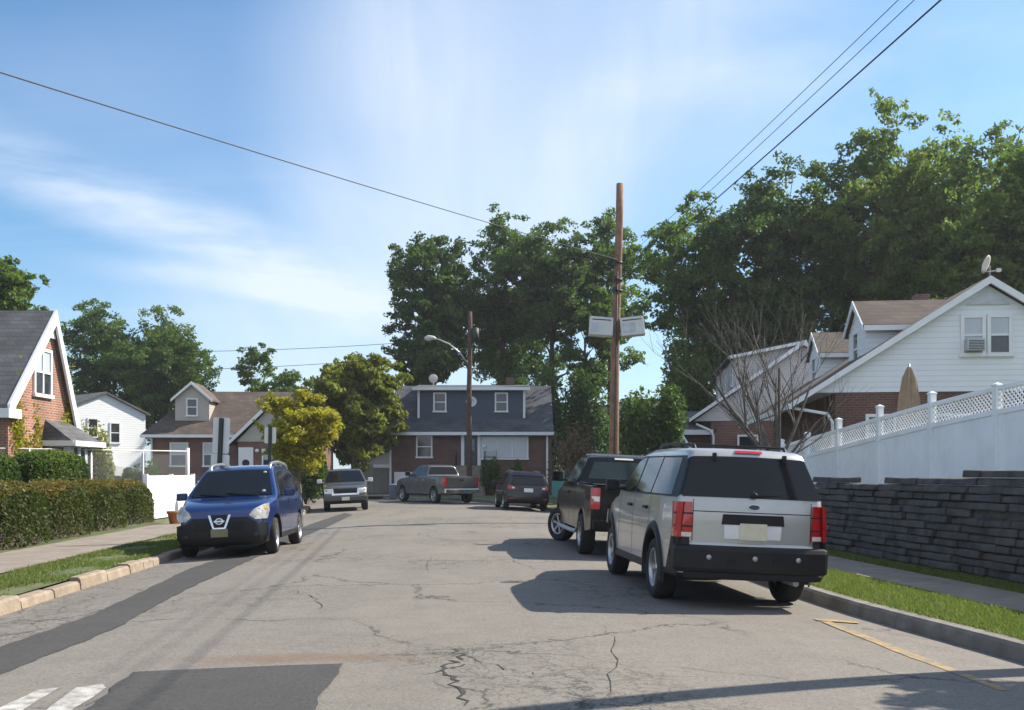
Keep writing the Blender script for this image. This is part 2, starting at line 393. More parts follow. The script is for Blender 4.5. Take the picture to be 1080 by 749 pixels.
def kerb_run(name, P, side, mat, stones, w=.22, h=.15, imax=None):
    """kerb as a real step; stones: cut blocks with open joints"""
    mb = MB(); rnd = random.Random(3)
    pts = P[:imax] if imax else P
    L = [0]
    for i in range(1, len(pts)): L.append(L[-1]+math.dist(pts[i], pts[i-1]))
    def at(s):
        for i in range(1, len(pts)):
            if L[i] >= s:
                t = (s-L[i-1])/(L[i]-L[i-1]+1e-9); return (pts[i-1][0]+(pts[i][0]-pts[i-1][0])*t, pts[i-1][1]+(pts[i][1]-pts[i-1][1])*t)
        return pts[-1]
    s = 0
    while s < L[-1]-.1:
        ln = (rnd.uniform(.55, 1.25) if stones else 2.4); e = min(s+ln, L[-1]); gap = .035 if stones else .008
        m_ = 1 if stones else 3
        for q in range(m_):
            a = at(s+(e-s)*q/m_+(gap if q == 0 else 0)); b = at(s+(e-s)*(q+1)/m_)
            dx, dy = b[0]-a[0], b[1]-a[1]; l = math.hypot(dx, dy)+1e-9; nx, ny = dy/l*side, -dx/l*side
            za = edge_h(a[1]); zb = edge_h(b[1]); j = rnd.uniform(-.05, .025) if stones else 0; ww = w+(rnd.uniform(-.05, .05) if stones else 0)
            c = .03; sl = .03
            prof = [(0-.002, -.1), (sl-.002, h-c+j), (sl+c, h+j), (ww, h+j), (ww, -.1)]
            V = [(a[0]+nx*o, a[1]+ny*o, za+zz) for o, zz in prof]+[(b[0]+nx*o, b[1]+ny*o, zb+zz) for o, zz in prof]
            mb.add(V, [(i, i+1, i+6, i+5) for i in range(4)]+[(0, 1, 2, 3, 4), (9, 8, 7, 6, 5)])
        s = e
    return tag(mb.build(name, mat), kind='structure')
kerb_run('kerb', PR, 1, M['kerb'], False)
kerb_run('stone_kerb', PL, -1, M['stone'], True)

# left lawn (one sheet), far lawn beyond the bend
lk = offs(PL, -.2)
mb = MB(); V = [(p[0], p[1], VH(p[1])-.012) for p in lk]+[(-70, 56, .05), (-70, -6, .05)]
mb.add(V, [list(range(len(V)))]); o = mb.build('left_lawn', M['grass_ground'], recalc=False)
bm = bmesh.new(); bm.from_mesh(o.data); bmesh.ops.triangulate(bm, faces=bm.faces)
bmesh.ops.recalc_face_normals(bm, faces=bm.faces)
if sum(f.normal.z*f.calc_area() for f in bm.faces) < 0: bmesh.ops.reverse_faces(bm, faces=bm.faces)
bm.to_mesh(o.data); bm.free(); tag(o, kind='structure')
rk = offs(PR, .2)
i46 = next(i for i, p in enumerate(rk) if p[1] > 46)
mb = MB(); V = [(p[0], p[1], VH(p[1])-.012) for p in rk[i46:]]+[(-60, 160, .14), (1.2, 160, .14)]
mb.add(V, [list(range(len(V)))]); o = mb.build('far_lawn', M['grass_ground'], recalc=False)
bm = bmesh.new(); bm.from_mesh(o.data); bmesh.ops.triangulate(bm, faces=bm.faces); bmesh.ops.recalc_face_normals(bm, faces=bm.faces)
if sum(f.normal.z*f.calc_area() for f in bm.faces) < 0: bmesh.ops.reverse_faces(bm, faces=bm.faces)
bm.to_mesh(o.data); bm.free(); tag(o, kind='structure')

# right bank: verge, then a terrace behind the retaining wall, then the hillside
def WX(z): return 6.70-.105*(z-13)
ZW1 = 30.
def terr(z): return 1.12*(1-sstep(29, 38, z))
cols = [('k', .2, 0), ('k', .9, 0.01), ('w', -1.5, .0), ('w', -.5, .02), ('w', .13, .06), ('w', .34, 1.), ('w', 1.5, 1.05), ('w', 5, 1.12), ('w', 12, 2.1), ('w', 25, 4.), ('w', 60, 9), ('w', 240, 16)]
zs = [-6+i*1.3 for i in range(42)]+[50, 55, 60, 70, 90, 120, 160]
V = []
for z in zs:
    for kind, d, hh in cols:
        if kind == 'k':
            kx = (rk[i46][0] if z > 46 else lerp_poly(rk, z)); x = kx+d-.2; y = VH(z)-.012+hh
        else:
            w_ = max(WX(z), 3.2); x = w_+d
            if d < .2: y = VH(z)-.012+hh
            else:
                slope = sstep(30, 38, z); base = terr(z)*hh if hh < 1.13 else terr(z)+(hh-1.0)*sstep(2,12,d)
                y = VH(z)+base
                if d < 1.6: y = VH(z)+terr(z)*(hh)+.1*slope
        V.append((x, z, y))
n = len(cols)
mb = MB(); mb.add(V, [(j*n+i, j*n+i+1, (j+1)*n+i+1, (j+1)*n+i) for j in range(len(zs)-1) for i in range(n-1)])
tag(mb.build('right_bank', M['grass_ground']), kind='structure')
def hill(x, z):
    """height of the right bank, used to seat houses and trees"""
    d = x-max(WX(z), 3.2); xs = [c[1] for c in cols[5:]]; hh = [c[2] for c in cols[5:]]
    d = max(d, .34)
    for i in range(len(xs)-1):
        if d <= xs[i+1]:
            h = hh[i]+(hh[i+1]-hh[i])*(d-xs[i])/(xs[i+1]-xs[i]); break
    else: h = 16
    return VH(z)+(terr(z)*h if h < 1.13 else terr(z)+h-1.0)

# sidewalks
zz = [-6+i*.5 for i in range(84)]
def seg_strip(name, fa, fb, z0, z1, mat, dz, step=.5):
    n = int((z1-z0)/step)+1; A = [(fa(z0+i*step), z0+i*step) for i in range(n)]; B = [(fb(z0+i*step), z0+i*step) for i in range(n)]
    return strip(name, [A, B], mat, [lambda z: VH(z)+dz, lambda z: VH(z)+dz+.01])
seg_strip('sidewalk', lambda z: WX(z)-1.45, lambda z: WX(z)-.5, -6, 31, M['concrete'], .012)
seg_strip('left_sidewalk', lambda z: KL(z)-3.15, lambda z: KL(z)-1.45, -6, 44, M['concrete'], .006)
# driveway beside the far house
mb = MB(); mb.add([(-8.9, 56.7, .168), (-6.6, 57.9, .168), (-6.9, 74, .2), (-9.0, 74, .2)], [(0, 1, 2, 3)]); tag(mb.build('driveway', M['concrete']), kind='structure')

# --- patches, marks (thin sheets draped on the cross fall)
def drape(name, poly, mat, dz, ragged=0., seed=1):
    rnd = random.Random(seed); pts = []
    for i, p in enumerate(poly):
        q = poly[(i+1) % len(poly)]; n = max(1, int(math.dist(p, q)/.18)) if ragged else max(1, int(math.dist(p, q)/.5))
        for k in range(n):
            t = k/n; j = rnd.uniform(-ragged, ragged) if 0 < k else 0
            pts.append((p[0]+(q[0]-p[0])*t+j, p[1]+(q[1]-p[1])*t+j*.5))
    bm = bmesh.new(); f = bm.faces.new([bm.verts.new((x, y, 0)) for x, y in pts])
    x0 = min(p[0] for p in pts); x1 = max(p[0] for p in pts); k = x0
    while k < x1:
        k += .3; bmesh.ops.bisect_plane(bm, geom=bm.verts[:]+bm.edges[:]+bm.faces[:], plane_co=(k, 0, 0), plane_no=(1, 0, 0))
    for y in range(3, 60, 3): bmesh.ops.bisect_plane(bm, geom=bm.verts[:]+bm.edges[:]+bm.faces[:], plane_co=(0, y, 0), plane_no=(0, 1, 0))
    bmesh.ops.triangulate(bm, faces=bm.faces)
    for v in bm.verts: v.co.z = road_h(v.co.x, v.co.y)+dz
    bmesh.ops.recalc_face_normals(bm, faces=bm.faces)
    for f in bm.faces:
        if f.normal.z < 0: f.normal_flip()
    me = bpy.data.meshes.new(name); bm.to_mesh(me); bm.free(); me.materials.append(mat)
    o = bpy.data.objects.new(name, me); COL.objects.link(o); return tag(o, kind='structure')
G = lambda L_: [g(*p) for p in L_]
drape('asphalt_patch', G([(362, 701), (140, 710), (60, 775), (-60, 900), (250, 900), (322, 760)]), M['patch'], .010, .022)
drape('trench_patch', G([(-240, 790), (0, 712), (120, 664), (200, 620), (262, 592), (300, 574), (345, 556), (372, 543), (364, 541), (330, 552), (270, 577), (200, 600), (100, 648), (0, 683), (-240, 745)]), M['patch'], .006, .02)
drape('yellow_marking', G([(866, 656), (876, 656), (960, 688), (1030, 715), (1066, 729), (1054, 729), (1020, 716), (950, 690)]), M['yellow'], .005, .008)
drape('yellow_tick_marking', G([(858, 653), (906, 656), (906, 658), (862, 655)]), M['yellow'], .0065)
drape('white_marking', G([(-10, 752), (40, 728), (62, 726), (20, 752)]), M['white_line'], .005, .008)
drape('white_line_marking', G([(15, 775), (80, 726), (108, 722), (112, 726), (40, 775)]), M['white_line'], .0055, .008)
# dark opened crack in front of the camera
rnd = random.Random(5)
def crack(name, pts, w, seed):
    rnd = random.Random(seed); P = []
    for i in range(len(pts)-1):
        a = g(*pts[i]); b = g(*pts[i+1]); n = 7
        for k in range(n): t = k/n; P.append((a[0]+(b[0]-a[0])*t+rnd.uniform(-.05, .05), a[1]+(b[1]-a[1])*t+rnd.uniform(-.04, .04)))
    mb = MB(); V = []
    for i, p in enumerate(P):
        ww = w*rnd.uniform(.25, 1.2)*(math.sin(math.pi*(i+.5)/len(P))**.4)
        V += [(p[0]-ww, p[1], road_h(*p)+.004), (p[0]+ww, p[1]+ww*.4, road_h(*p)+.004)]
    mb.add(V, [(2*i, 2*i+1, 2*i+3, 2*i+2) for i in range(len(P)-1)])
    return tag(mb.build(name, M['crack']), kind='structure')
crack('road_crack', [(476, 683), (488, 692), (470, 704), (478, 722), (492, 749)], .022, 1)
crack('road_crack', [(448, 712), (470, 706), (500, 700)], .016, 2)
crack('road_crack', [(490, 690), (530, 706), (580, 712)], .006, 3)
crack('road_crack', [(640, 660), (650, 690), (632, 749)], .005, 4)
crack('road_crack', [(305, 622), (335, 632), (340, 645)], .006, 5)
crack('road_crack', [(122, 667), (220, 664)], .010, 6)
crack('road_crack', [(455, 585), (452, 606)], .005, 7)
crack('road_crack', [(330, 600), (400, 597), (470, 601)], .005, 8)

# ------------------------------------------------------------------ leaves
def leaf_mesh(name, centers, size, mat, tint, rng, up=.35, parent=None, stretch=1.25):
    n = len(centers); c = np.asarray(centers, dtype=np.float32)
    nrm = rng.normal(size=(n, 3)); nrm[:, 2] += up; nrm /= np.linalg.norm(nrm, axis=1)[:, None]
    r = rng.normal(size=(n, 3)); t = np.cross(nrm, r); t /= np.linalg.norm(t, axis=1)[:, None]+1e-9; b = np.cross(nrm, t)
    s = (size*rng.uniform(.6, 1.3, n))[:, None]
    v = np.empty((n, 4, 3), np.float32)
    v[:, 0] = c-t*s*stretch; v[:, 1] = c-b*s*.62+nrm*s*.12; v[:, 2] = c+t*s*stretch; v[:, 3] = c+b*s*.62+nrm*s*.12
    me = bpy.data.meshes.new(name); me.vertices.add(4*n); me.loops.add(4*n); me.polygons.add(n)
    me.vertices.foreach_set('co', v.ravel()); me.loops.foreach_set('vertex_index', np.arange(4*n, dtype=np.int32))
    me.polygons.foreach_set('loop_start', np.arange(0, 4*n, 4, dtype=np.int32)); me.polygons.foreach_set('loop_total', np.full(n, 4, np.int32))
    a = me.attributes.new('tint', 'FLOAT', 'POINT'); a.data.foreach_set('value', np.repeat(np.clip(tint, 0, 1), 4).astype(np.float32))
    me.update(calc_edges=True); me.materials.append(mat)
    o = bpy.data.objects.new(name, me); COL.objects.link(o)
    if parent: o.parent = parent
    return o

FULL = 1.75
def tree(name, label, x, y, z0, H, rx, cz0, seed, mat, cat='tree', group=None, nclus=70, per=230, leaf=.125, crad=.20, trunk=.28, bark='bark', ry=None, lean=0., open_=.0, nb=14, trunk_top=.72):
    """H total height, crown between cz0 and H, radius rx; clumps of leaves at the limb ends"""
    rng = np.random.default_rng(seed); rnd = random.Random(seed); ry = ry or rx
    nbig = int(nclus*.80); nclus = int(nclus*5.6); per = int(per*.36)
    root = empty(name, (x, y, z0), 0, label, cat, group)
    rz = (H-cz0)/2; cz = (H+cz0)/2
    # big boughs give the outline its bulges and gaps, small sprays sit on them
    d = rng.normal(size=(nbig, 3)); d /= np.linalg.norm(d, axis=1)[:, None]
    k = rng.uniform(.06, 1., nbig)**.5*.80*(1+.08*np.sin(3*np.arctan2(d[:, 1], d[:, 0])+seed))
    B = np.stack([d[:, 0]*k*rx, d[:, 1]*k*ry, d[:, 2]*k*rz], 1)
    br = rng.uniform(.22, .40, nbig)*min(rx, rz)*(crad/.2)**.5
    own = rng.integers(0, nbig, nclus)
    q = rng.normal(size=(nclus, 3)); q /= np.linalg.norm(q, axis=1)[:, None]; q *= (rng.uniform(.15, 1.12, nclus)**.6)[:, None]
    C = B[own]+q*br[own][:, None]*np.array([1.15, 1.15, .85])
    low = C[:, 2] < 0
    C[low, :2] *= (1-.30*np.clip(-C[low, 2]/rz, 0, 1))[:, None]
    C[:, 0] += lean; C[:, 2] += cz
    C[:, 2] = np.maximum(C[:, 2], .5)
    cr = .062*min(rx, rz)*rng.uniform(.6, 1.7, nclus)+.12
    nl = np.maximum(6, (per*rng.uniform(.5, 1.4, nclus)*(cr/cr.mean())**1.7)).astype(int)
    tot = int(nl.sum()); idx_ = np.repeat(np.arange(nclus), nl)
    q = rng.normal(size=(tot, 3)); q /= np.linalg.norm(q, axis=1)[:, None]; q *= (rng.uniform(0, 1, tot)**.5)[:, None]
    droop = rng.normal(0, .35, (nclus, 2))[idx_]
    off = q*cr[idx_][:, None]*np.array([1.35, 1.35, .7]); off[:, 2] += (off[:, 0]*droop[:, 0]+off[:, 1]*droop[:, 1])
    P = C[idx_]+off
    T = np.clip((rng.uniform(.0, .75, nbig)[own]*.6+rng.uniform(0, .4, nclus))[idx_]+rng.normal(0, .16, tot), 0, 1)
    leaf_mesh('crown', P, leaf, mat, T, rng, parent=root)
    C = B+np.array([lean, 0, cz]); nclus = nbig
    tb = MB(); tt = H*trunk_top; pts = []; rr = []
    n = 8
    for i in range(n+1):
        t = i/n; pts.append((lean*t*t+.25*math.sin(2.4*t+seed)*t, .25*math.cos(2.*t+seed)*t, tt*t-.3)); rr.append(trunk*(1-.8*t)*(1.25 if i == 0 else 1))
    tb.tube(pts, rr, 9)
    idx = list(range(nclus)); rnd.shuffle(idx)
    for i in idx[:nb*2]:
        c = Vector(C[i]); hb = min(max(c.z-rnd.uniform(.15, .4)*rz-.6, cz0*.7), tt*.97); t = min(1, (hb+.3)/tt); j = min(n-1, int(t*n)); f = t*n-j
        a = Vector(pts[j]).lerp(Vector(pts[j+1]), f); r0 = max(.025, trunk*(1-.8*t)*.55)
        mid = a.lerp(c, .5)+Vector((rnd.uniform(-.1, .1)*rx, rnd.uniform(-.1, .1)*rx, -.05*rz))
        tb.tube([a, a.lerp(mid, .5)+Vector((0, 0, .03*rz)), mid, c], [r0, r0*.75, r0*.55, r0*.18], 6)
    tb.build('trunk', M[bark], root, recalc=False)
    return root

def px_tree(name, label, u0, u1, v0, v1, z, seed, mat, z0=None, **kw):
    """size a tree from the span it fills in the photograph and the distance it stands at"""
    x = ((u0+u1)/2-540)/F*z; rx = (u1-u0)/2/F*z
    if z0 is None: z0 = (hill(x, z)-.1 if x > 4 and z < 200 else .05)
    top = (HY-v0)*z/F+EYE-z0; base = (HY-v1)*z/F+EYE-z0
    return tree(name, label, x, z, z0, top, rx, max(base, .2), seed, mat, **kw)

GC = 'tall trees behind the brick house'
px_tree('leafy_tree', 'tall dark tree at left end of the row behind the brick house', 398, 515, 222, 425, 80, 11, M['leaf_dark'], group=GC, nclus=80, per=230, trunk=.4)
px_tree('leafy_tree', 'tall dense tree rising straight behind the round window of the brick house', 465, 592, 206, 425, 83, 12, M['leaf_dark'], group=GC, nclus=85, per=230, trunk=.42)
px_tree('leafy_tree', 'tall open tree with bare trunk above the right end of the slate roof', 520, 640, 208, 410, 79, 13, M['leaf_dark'], group=GC, nclus=72, per=210, trunk=.42, crad=.18)
px_tree('leafy_tree', 'loose crowned tree behind the brown utility pole', 585, 700, 205, 410, 82, 14, M['leaf_mid'], group=GC, nclus=62, per=190, trunk=.36, crad=.17)
px_tree('leafy_tree', 'thin tree seen just left of the tall brown utility pole', 585, 655, 290, 430, 76, 15, M['leaf_dark'], group=GC, nclus=36, per=170, trunk=.32, crad=.22)
px_tree('leafy_tree', 'low leafy tree at left foot of the row behind the slate roof', 413, 482, 335, 425, 74, 16, M['leaf_dark'], group=GC, nclus=44, per=220, trunk=.3, crad=.26)
px_tree('leafy_tree', 'low leafy tree filling the gap behind the chimney of the brick house', 470, 612, 282, 450, 90, 17, M['leaf_dark'], group=GC, nclus=60, per=220, trunk=.3, crad=.2)
GR = 'big trees on the hillside behind the white houses'
px_tree('leafy_tree', 'airy tree right of the utility pole with sky showing through it', 664, 805, 166, 432, 66, 21, M['leaf_mid'], group=GR, nclus=80, per=170, trunk=.35, crad=.17)
px_tree('leafy_tree', 'broad dark tree above the pale house with the long dormer', 730, 912, 142, 425, 64, 22, M['leaf_dark'], group=GR, nclus=120, per=230, trunk=.5, crad=.19)
px_tree('leafy_tree', 'tallest tree on the hillside, sunlit dome crown above the white gable', 862, 1055, 100, 370, 60, 23, M['leaf_lit'], group=GR, nclus=125, per=230, trunk=.5, crad=.19)
px_tree('leafy_tree', 'bushy tree at right edge of the hillside above the satellite dish', 990, 1160, 128, 400, 50, 24, M['leaf_lit'], group=GR, nclus=110, per=230, trunk=.5, crad=.2)
px_tree('leafy_tree', 'dark tree low behind the brown roofed dormers', 830, 1010, 200, 440, 68, 25, M['leaf_dark'], group=GR, nclus=100, per=230, trunk=.45, crad=.22)
px_tree('leafy_tree', 'dark tree filling the gap behind the gable peak of the white house', 950, 1100, 220, 440, 72, 26, M['leaf_dark'], group=GR, nclus=100, per=230, trunk=.45, crad=.22)
px_tree('leafy_tree', 'dark tree low behind the bare branching tree', 735, 860, 270, 470, 72, 27, M['leaf_dark'], group=GR, nclus=90, per=230, trunk=.4, crad=.24)
px_tree('leafy_tree', 'tree top peeking up at the top of the right picture edge', 1045, 1200, 84, 330, 62, 28, M['leaf_lit'], group=GR, nclus=70, per=200, trunk=.4)
GL = 'trees behind the houses on the left'
px_tree('leafy_tree', 'tall dark tree behind the small white house on the left', 60, 176, 288, 485, 92, 31, M['leaf_dark'], z0=.05, group=GL, nclus=80, per=230, trunk=.35, crad=.2)
px_tree('leafy_tree', 'wide dense tree left of the brown roofed house', 110, 236, 322, 485, 92, 32, M['leaf_mid'], z0=.05, group=GL, nclus=100, per=240, trunk=.35, crad=.22)
px_tree('leafy_tree', 'tree showing above the grey roof at the left picture edge', -60, 56, 266, 400, 60, 33, M['leaf_mid'], z0=.05, group=GL, nclus=80, per=200, trunk=.35, crad=.19)
px_tree('leafy_tree', 'spindly tree top standing up behind the ridge of the brown roofed house', 236, 300, 358, 412, 95, 34, M['leaf_mid'], z0=.05, group=GL, nclus=16, per=120, trunk=.2, crad=.26, nb=8)
px_tree('leafy_tree', 'olive and brown tree between the golden tree and the brick house', 322, 430, 366, 498, 61.5, 35, M['leaf_olive'], z0=.05, group=GL, nclus=95, per=230, trunk=.3, crad=.22)
px_tree('leafy_tree', 'dark low tree behind the olive tree, left of the slate roof', 345, 436, 392, 505, 84, 36, M['leaf_dark'], z0=.05, group=GL, nclus=60, per=220, trunk=.3, crad=.28)
px_tree('leafy_tree', 'green tree low behind the ridge of the brown roofed house', 255, 345, 383, 470, 88, 37, M['leaf_mid'], z0=.05, group=GL, nclus=60, per=200, trunk=.3, crad=.25)
px_tree('street_tree', 'small golden yellow tree on the verge behind the blue car', 276, 360, 406, 506, 43, 41, M['leaf_gold'], z0=.05, nclus=46, per=210, leaf=.085, trunk=.09, crad=.23, bark='bark_pale')

tree('small_tree', 'small tree on the terrace by the roadside pole', 7.7, 8.85, 1.0, 3.5, .95, 1.7, 77, M['leaf_mid'], nclus=14, per=160, leaf=.07, trunk=.07)
# leafy bushes
def bush(name, label, x, y, z0, rx, ry, h, seed, mat, n=5000, leaf=.07, cat='bush', group=None, lumps=9):
    rng = np.random.default_rng(seed); root = empty(name, (x, y, z0), 0, label, cat, group)
    P = []; T = []
    for i in range(lumps):
        c = np.array([rng.uniform(-.6, .6)*rx, rng.uniform(-.6, .6)*ry, h*rng.uniform(.3, .72)]); m_ = n//lumps
        q = rng.normal(size=(m_, 3)); q /= np.linalg.norm(q, axis=1)[:, None]; q *= (rng.uniform(0, 1, m_)**.4)[:, None]
        q = q*np.array([rx*.5, ry*.5, h*.36])*rng.uniform(.7, 1.1)+c; q[:, 2] = np.maximum(q[:, 2], .02)
        P.append(q); T.append(np.clip(rng.uniform(.1, .8)+rng.normal(0, .18, m_), 0, 1))
    leaf_mesh('foliage', np.concatenate(P), leaf, mat, np.concatenate(T), rng, parent=root)
    sb = MB()
    for i in range(7):
        a = rng.uniform(0, 6.28); sb.tube([(0, 0, -.1), (math.cos(a)*rx*.3, math.sin(a)*ry*.3, h*.4), (math.cos(a)*rx*.6, math.sin(a)*ry*.6, h*.8)], [.05, .03, .01], 5)
    sb.build('stem', M['bark'], root, recalc=False)
    return root
def px_bush(name, label, u0, u1, v0, z, seed, mat, z0=.05, **kw):
    x = ((u0+u1)/2-540)/F*z; rx = (u1-u0)/2/F*z
    return bush(name, label, x, z, z0, rx*1.1, rx*.9, ((HY-v0)*z/F+EYE-z0)*1.06, seed, mat, **kw)
px_bush('bush', 'large green bush right of the utility pole behind the black truck', 648, 722, 408, 44, 51, M['leaf_dark'], z0=.3, n=9000, leaf=.09)
px_bush('bush', 'tall light green bush left of the pale porch roof', 690, 752, 352, 56, 52, M['leaf_mid'], z0=.4, n=9000, leaf=.11)
px_bush('bush', 'dark evergreen bush behind the porch roof of the pale house', 720, 775, 385, 60, 53, M['leaf_dark'], z0=.6, n=8000, leaf=.1)
px_bush('bush', 'brown dry twiggy bush right of the brick house', 572, 634, 446, 52, 54, M['leaf_brown'], n=3600, leaf=.07)
px_bush('bush', 'green bush under the front wall of the brick house by the steps', 507, 527, 484, 60.6, 55, M['leaf_dark'], z0=.15, n=2600)
px_bush('bush', 'small green bush under the wide window of the brick house', 534, 552, 488, 60.6, 56, M['leaf_mid'], z0=.15, n=2200)
px_bush('bush', 'dark bush mass behind the dry bush and right of the slate roof', 586, 650, 392, 72, 57, M['leaf_dark'], n=9000, leaf=.12)
px_bush('bush', 'dark shrub right behind the corner of the brick house', 560, 606, 398, 75, 63, M['leaf_dark'], n=8000, leaf=.12)
px_bush('bush', 'pale blossoming bush beside the bay window of the red brick house', 72, 124, 440, 34.5, 58, M['leaf_flower'], n=5000, leaf=.06)
px_bush('bush', 'low green bush between the rear hedge and the white fence panel', 128, 172, 486, 36, 59, M['leaf_mid'], n=3500, leaf=.06)
px_bush('bush', 'dark bush behind the grey green car', 300, 345, 485, 49.5, 60, M['leaf_dark'], n=4000, leaf=.08)

# clipped hedges: leafy skin over a twiggy body
def hedge(name, label, a, b, z0, h, w, seed, mat, mat_top, n=30000, leaf=.035, lumps=6, mp=2.2):
    rng = np.random.default_rng(seed); a = Vector((*a, z0)); b = Vector((*b, z0)); d = b-a; L_ = d.length
    root = empty(name, a, math.atan2(d.y, d.x), label, 'hedge')
    s = rng.uniform(0, L_, n); ph = rng.uniform(0, 6.28)
    per = np.abs(np.sin(np.pi*s/L_*lumps)); fu = np.abs(2*((s/L_*lumps) % 1)-1); mound = (1-fu**mp)**.5; bul = .30+.70*mound
    endr = np.sqrt(np.clip(1-np.maximum(0, np.abs(s-L_/2)-(L_/2-w*.45))**2/(w*.45)**2, 0.02, 1)); bul = bul*endr
    hh = h*(.60+.40*mound+.03*np.sin(s*2.3+ph))*(.75+.25*endr)
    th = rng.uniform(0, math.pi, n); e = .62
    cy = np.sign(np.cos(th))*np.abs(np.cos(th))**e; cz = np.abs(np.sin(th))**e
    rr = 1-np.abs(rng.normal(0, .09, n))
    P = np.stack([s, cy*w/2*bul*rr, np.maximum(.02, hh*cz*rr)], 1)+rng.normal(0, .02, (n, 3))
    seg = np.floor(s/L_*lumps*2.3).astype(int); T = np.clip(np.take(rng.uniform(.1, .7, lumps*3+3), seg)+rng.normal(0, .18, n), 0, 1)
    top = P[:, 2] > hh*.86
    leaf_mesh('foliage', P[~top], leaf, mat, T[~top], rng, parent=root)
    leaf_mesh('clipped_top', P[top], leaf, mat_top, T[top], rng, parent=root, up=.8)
    tb = MB()
    N_ = 40; V = []
    for i in range(N_+1):
        t = i/N_; p = (1-abs(2*((t*lumps) % 1)-1)**mp)**.5; k = (.26+.68*p)*math.sqrt(max(.02, 1-(max(0, abs(t-.5)*L_-(L_/2-w*.45))/(w*.45))**2))*.82
        for q in range(9):
            th_ = math.pi*q/8; c_ = math.cos(th_); V.append((t*L_, math.copysign(abs(c_)**e, c_)*w/2*k, h*.80*abs(math.sin(th_))**e*(.5+.5*k)))
    tb.add(V, [(i*9+q, i*9+q+1, (i+1)*9+q+1, (i+1)*9+q) for i in range(N_) for q in range(8)])
    tb.build('twigs', M['bark'], root)
    return root
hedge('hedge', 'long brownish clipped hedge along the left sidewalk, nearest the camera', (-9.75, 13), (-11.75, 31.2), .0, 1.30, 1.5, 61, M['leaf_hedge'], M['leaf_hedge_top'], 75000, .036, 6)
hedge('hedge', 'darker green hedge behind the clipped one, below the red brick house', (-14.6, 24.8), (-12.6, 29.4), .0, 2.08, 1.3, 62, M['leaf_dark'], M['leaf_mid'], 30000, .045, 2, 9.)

# grass blades on the verges (nobody could count them)
def grass_patch(name, fn, n, seed, h=.07):
    rng = np.random.default_rng(seed); xs = []; 
    P = np.array([fn(rng) for _ in range(n)]); 
    keep = P[:, 3] > 0; P = P[keep]; n = len(P)
    a = rng.uniform(0, 6.28, n); hh = h*rng.uniform(.5, 1.4, n); w = .0035+P[:, 1]*.00035
    V = np.empty((n, 3, 3), np.float32); base = P[:, :3]
    dx = np.cos(a)*w; dy = np.sin(a)*w
    V[:, 0] = base+np.stack([dx, dy, 0*a], 1); V[:, 1] = base-np.stack([dx, dy, 0*a], 1)
    V[:, 2] = base+np.stack([rng.normal(0, .5, n)*hh, rng.normal(0, .5, n)*hh, hh], 1)
    me = bpy.data.meshes.new(name); me.vertices.add(3*n); me.loops.add(3*n); me.polygons.add(n)
    me.vertices.foreach_set('co', V.ravel()); me.loops.foreach_set('vertex_index', np.arange(3*n, dtype=np.int32))
    me.polygons.foreach_set('loop_start', np.arange(0, 3*n, 3, dtype=np.int32)); me.polygons.foreach_set('loop_total', np.full(n, 3, np.int32))
    at = me.attributes.new('tint', 'FLOAT', 'POINT'); at.data.foreach_set('value', np.repeat(np.clip(rng.normal(.4, .3, n), 0, 1), 3).astype(np.float32))
    me.update(calc_edges=True); me.materials.append(M['grass']); o = bpy.data.objects.new(name, me); COL.objects.link(o)
    return tag(o, 'short uneven grass on the verges beside the kerbs', 'grass', None, 'stuff')
def fn_grass(rng):
    side = rng.random()
    z = 7+26*rng.random()**1.5
    if side < .5:
        x = KR(z)+.2+(WX(z)-1.5-KR(z)-.2)*rng.random()
    elif side < .62:
        x = WX(z)-.5+.45*rng.random(); return (x, z, VH(z)+.02, 1)
    else:
        z = 9.5+24*rng.random()**1.3
        x = KL(z)-.2-1.3*rng.random()
        if math.sin(x*5.1+z*.9)+math.sin(z*2.3-x*2)+rng.normal(0, .6) < -.25: return (x, z, VH(z), -1)
    return (x, z, VH(z)-.015, 1)
grass_patch('grass', fn_grass, 200000, 5, .05)

# ------------------------------------------------------------------ vehicles
def tri_grid(poly, xs=(), zs=()):
    """2D polygon -> (verts2d, faces) cut along lines so that it can follow a curved surface"""
    bm = bmesh.new(); bm.faces.new([bm.verts.new((p[0], 0, p[1])) for p in poly])
    bmesh.ops.triangulate(bm, faces=bm.faces[:], ngon_method='EAR_CLIP')
    for x in xs: bmesh.ops.bisect_plane(bm, geom=bm.verts[:]+bm.edges[:]+bm.faces[:], plane_co=(x, 0, 0), plane_no=(1, 0, 0), dist=1e-5)
    for z in zs: bmesh.ops.bisect_plane(bm, geom=bm.verts[:]+bm.edges[:]+bm.faces[:], plane_co=(0, 0, z), plane_no=(0, 0, 1), dist=1e-5)
    bm.verts.index_update()
    V = [(v.co.x, v.co.z) for v in bm.verts]; Fs = [[v.index for v in f.verts] for f in bm.faces]
    bd = [(e.verts[0].index, e.verts[1].index) for e in bm.edges if len(e.link_faces) == 1]
    bm.free(); return V, Fs, bd

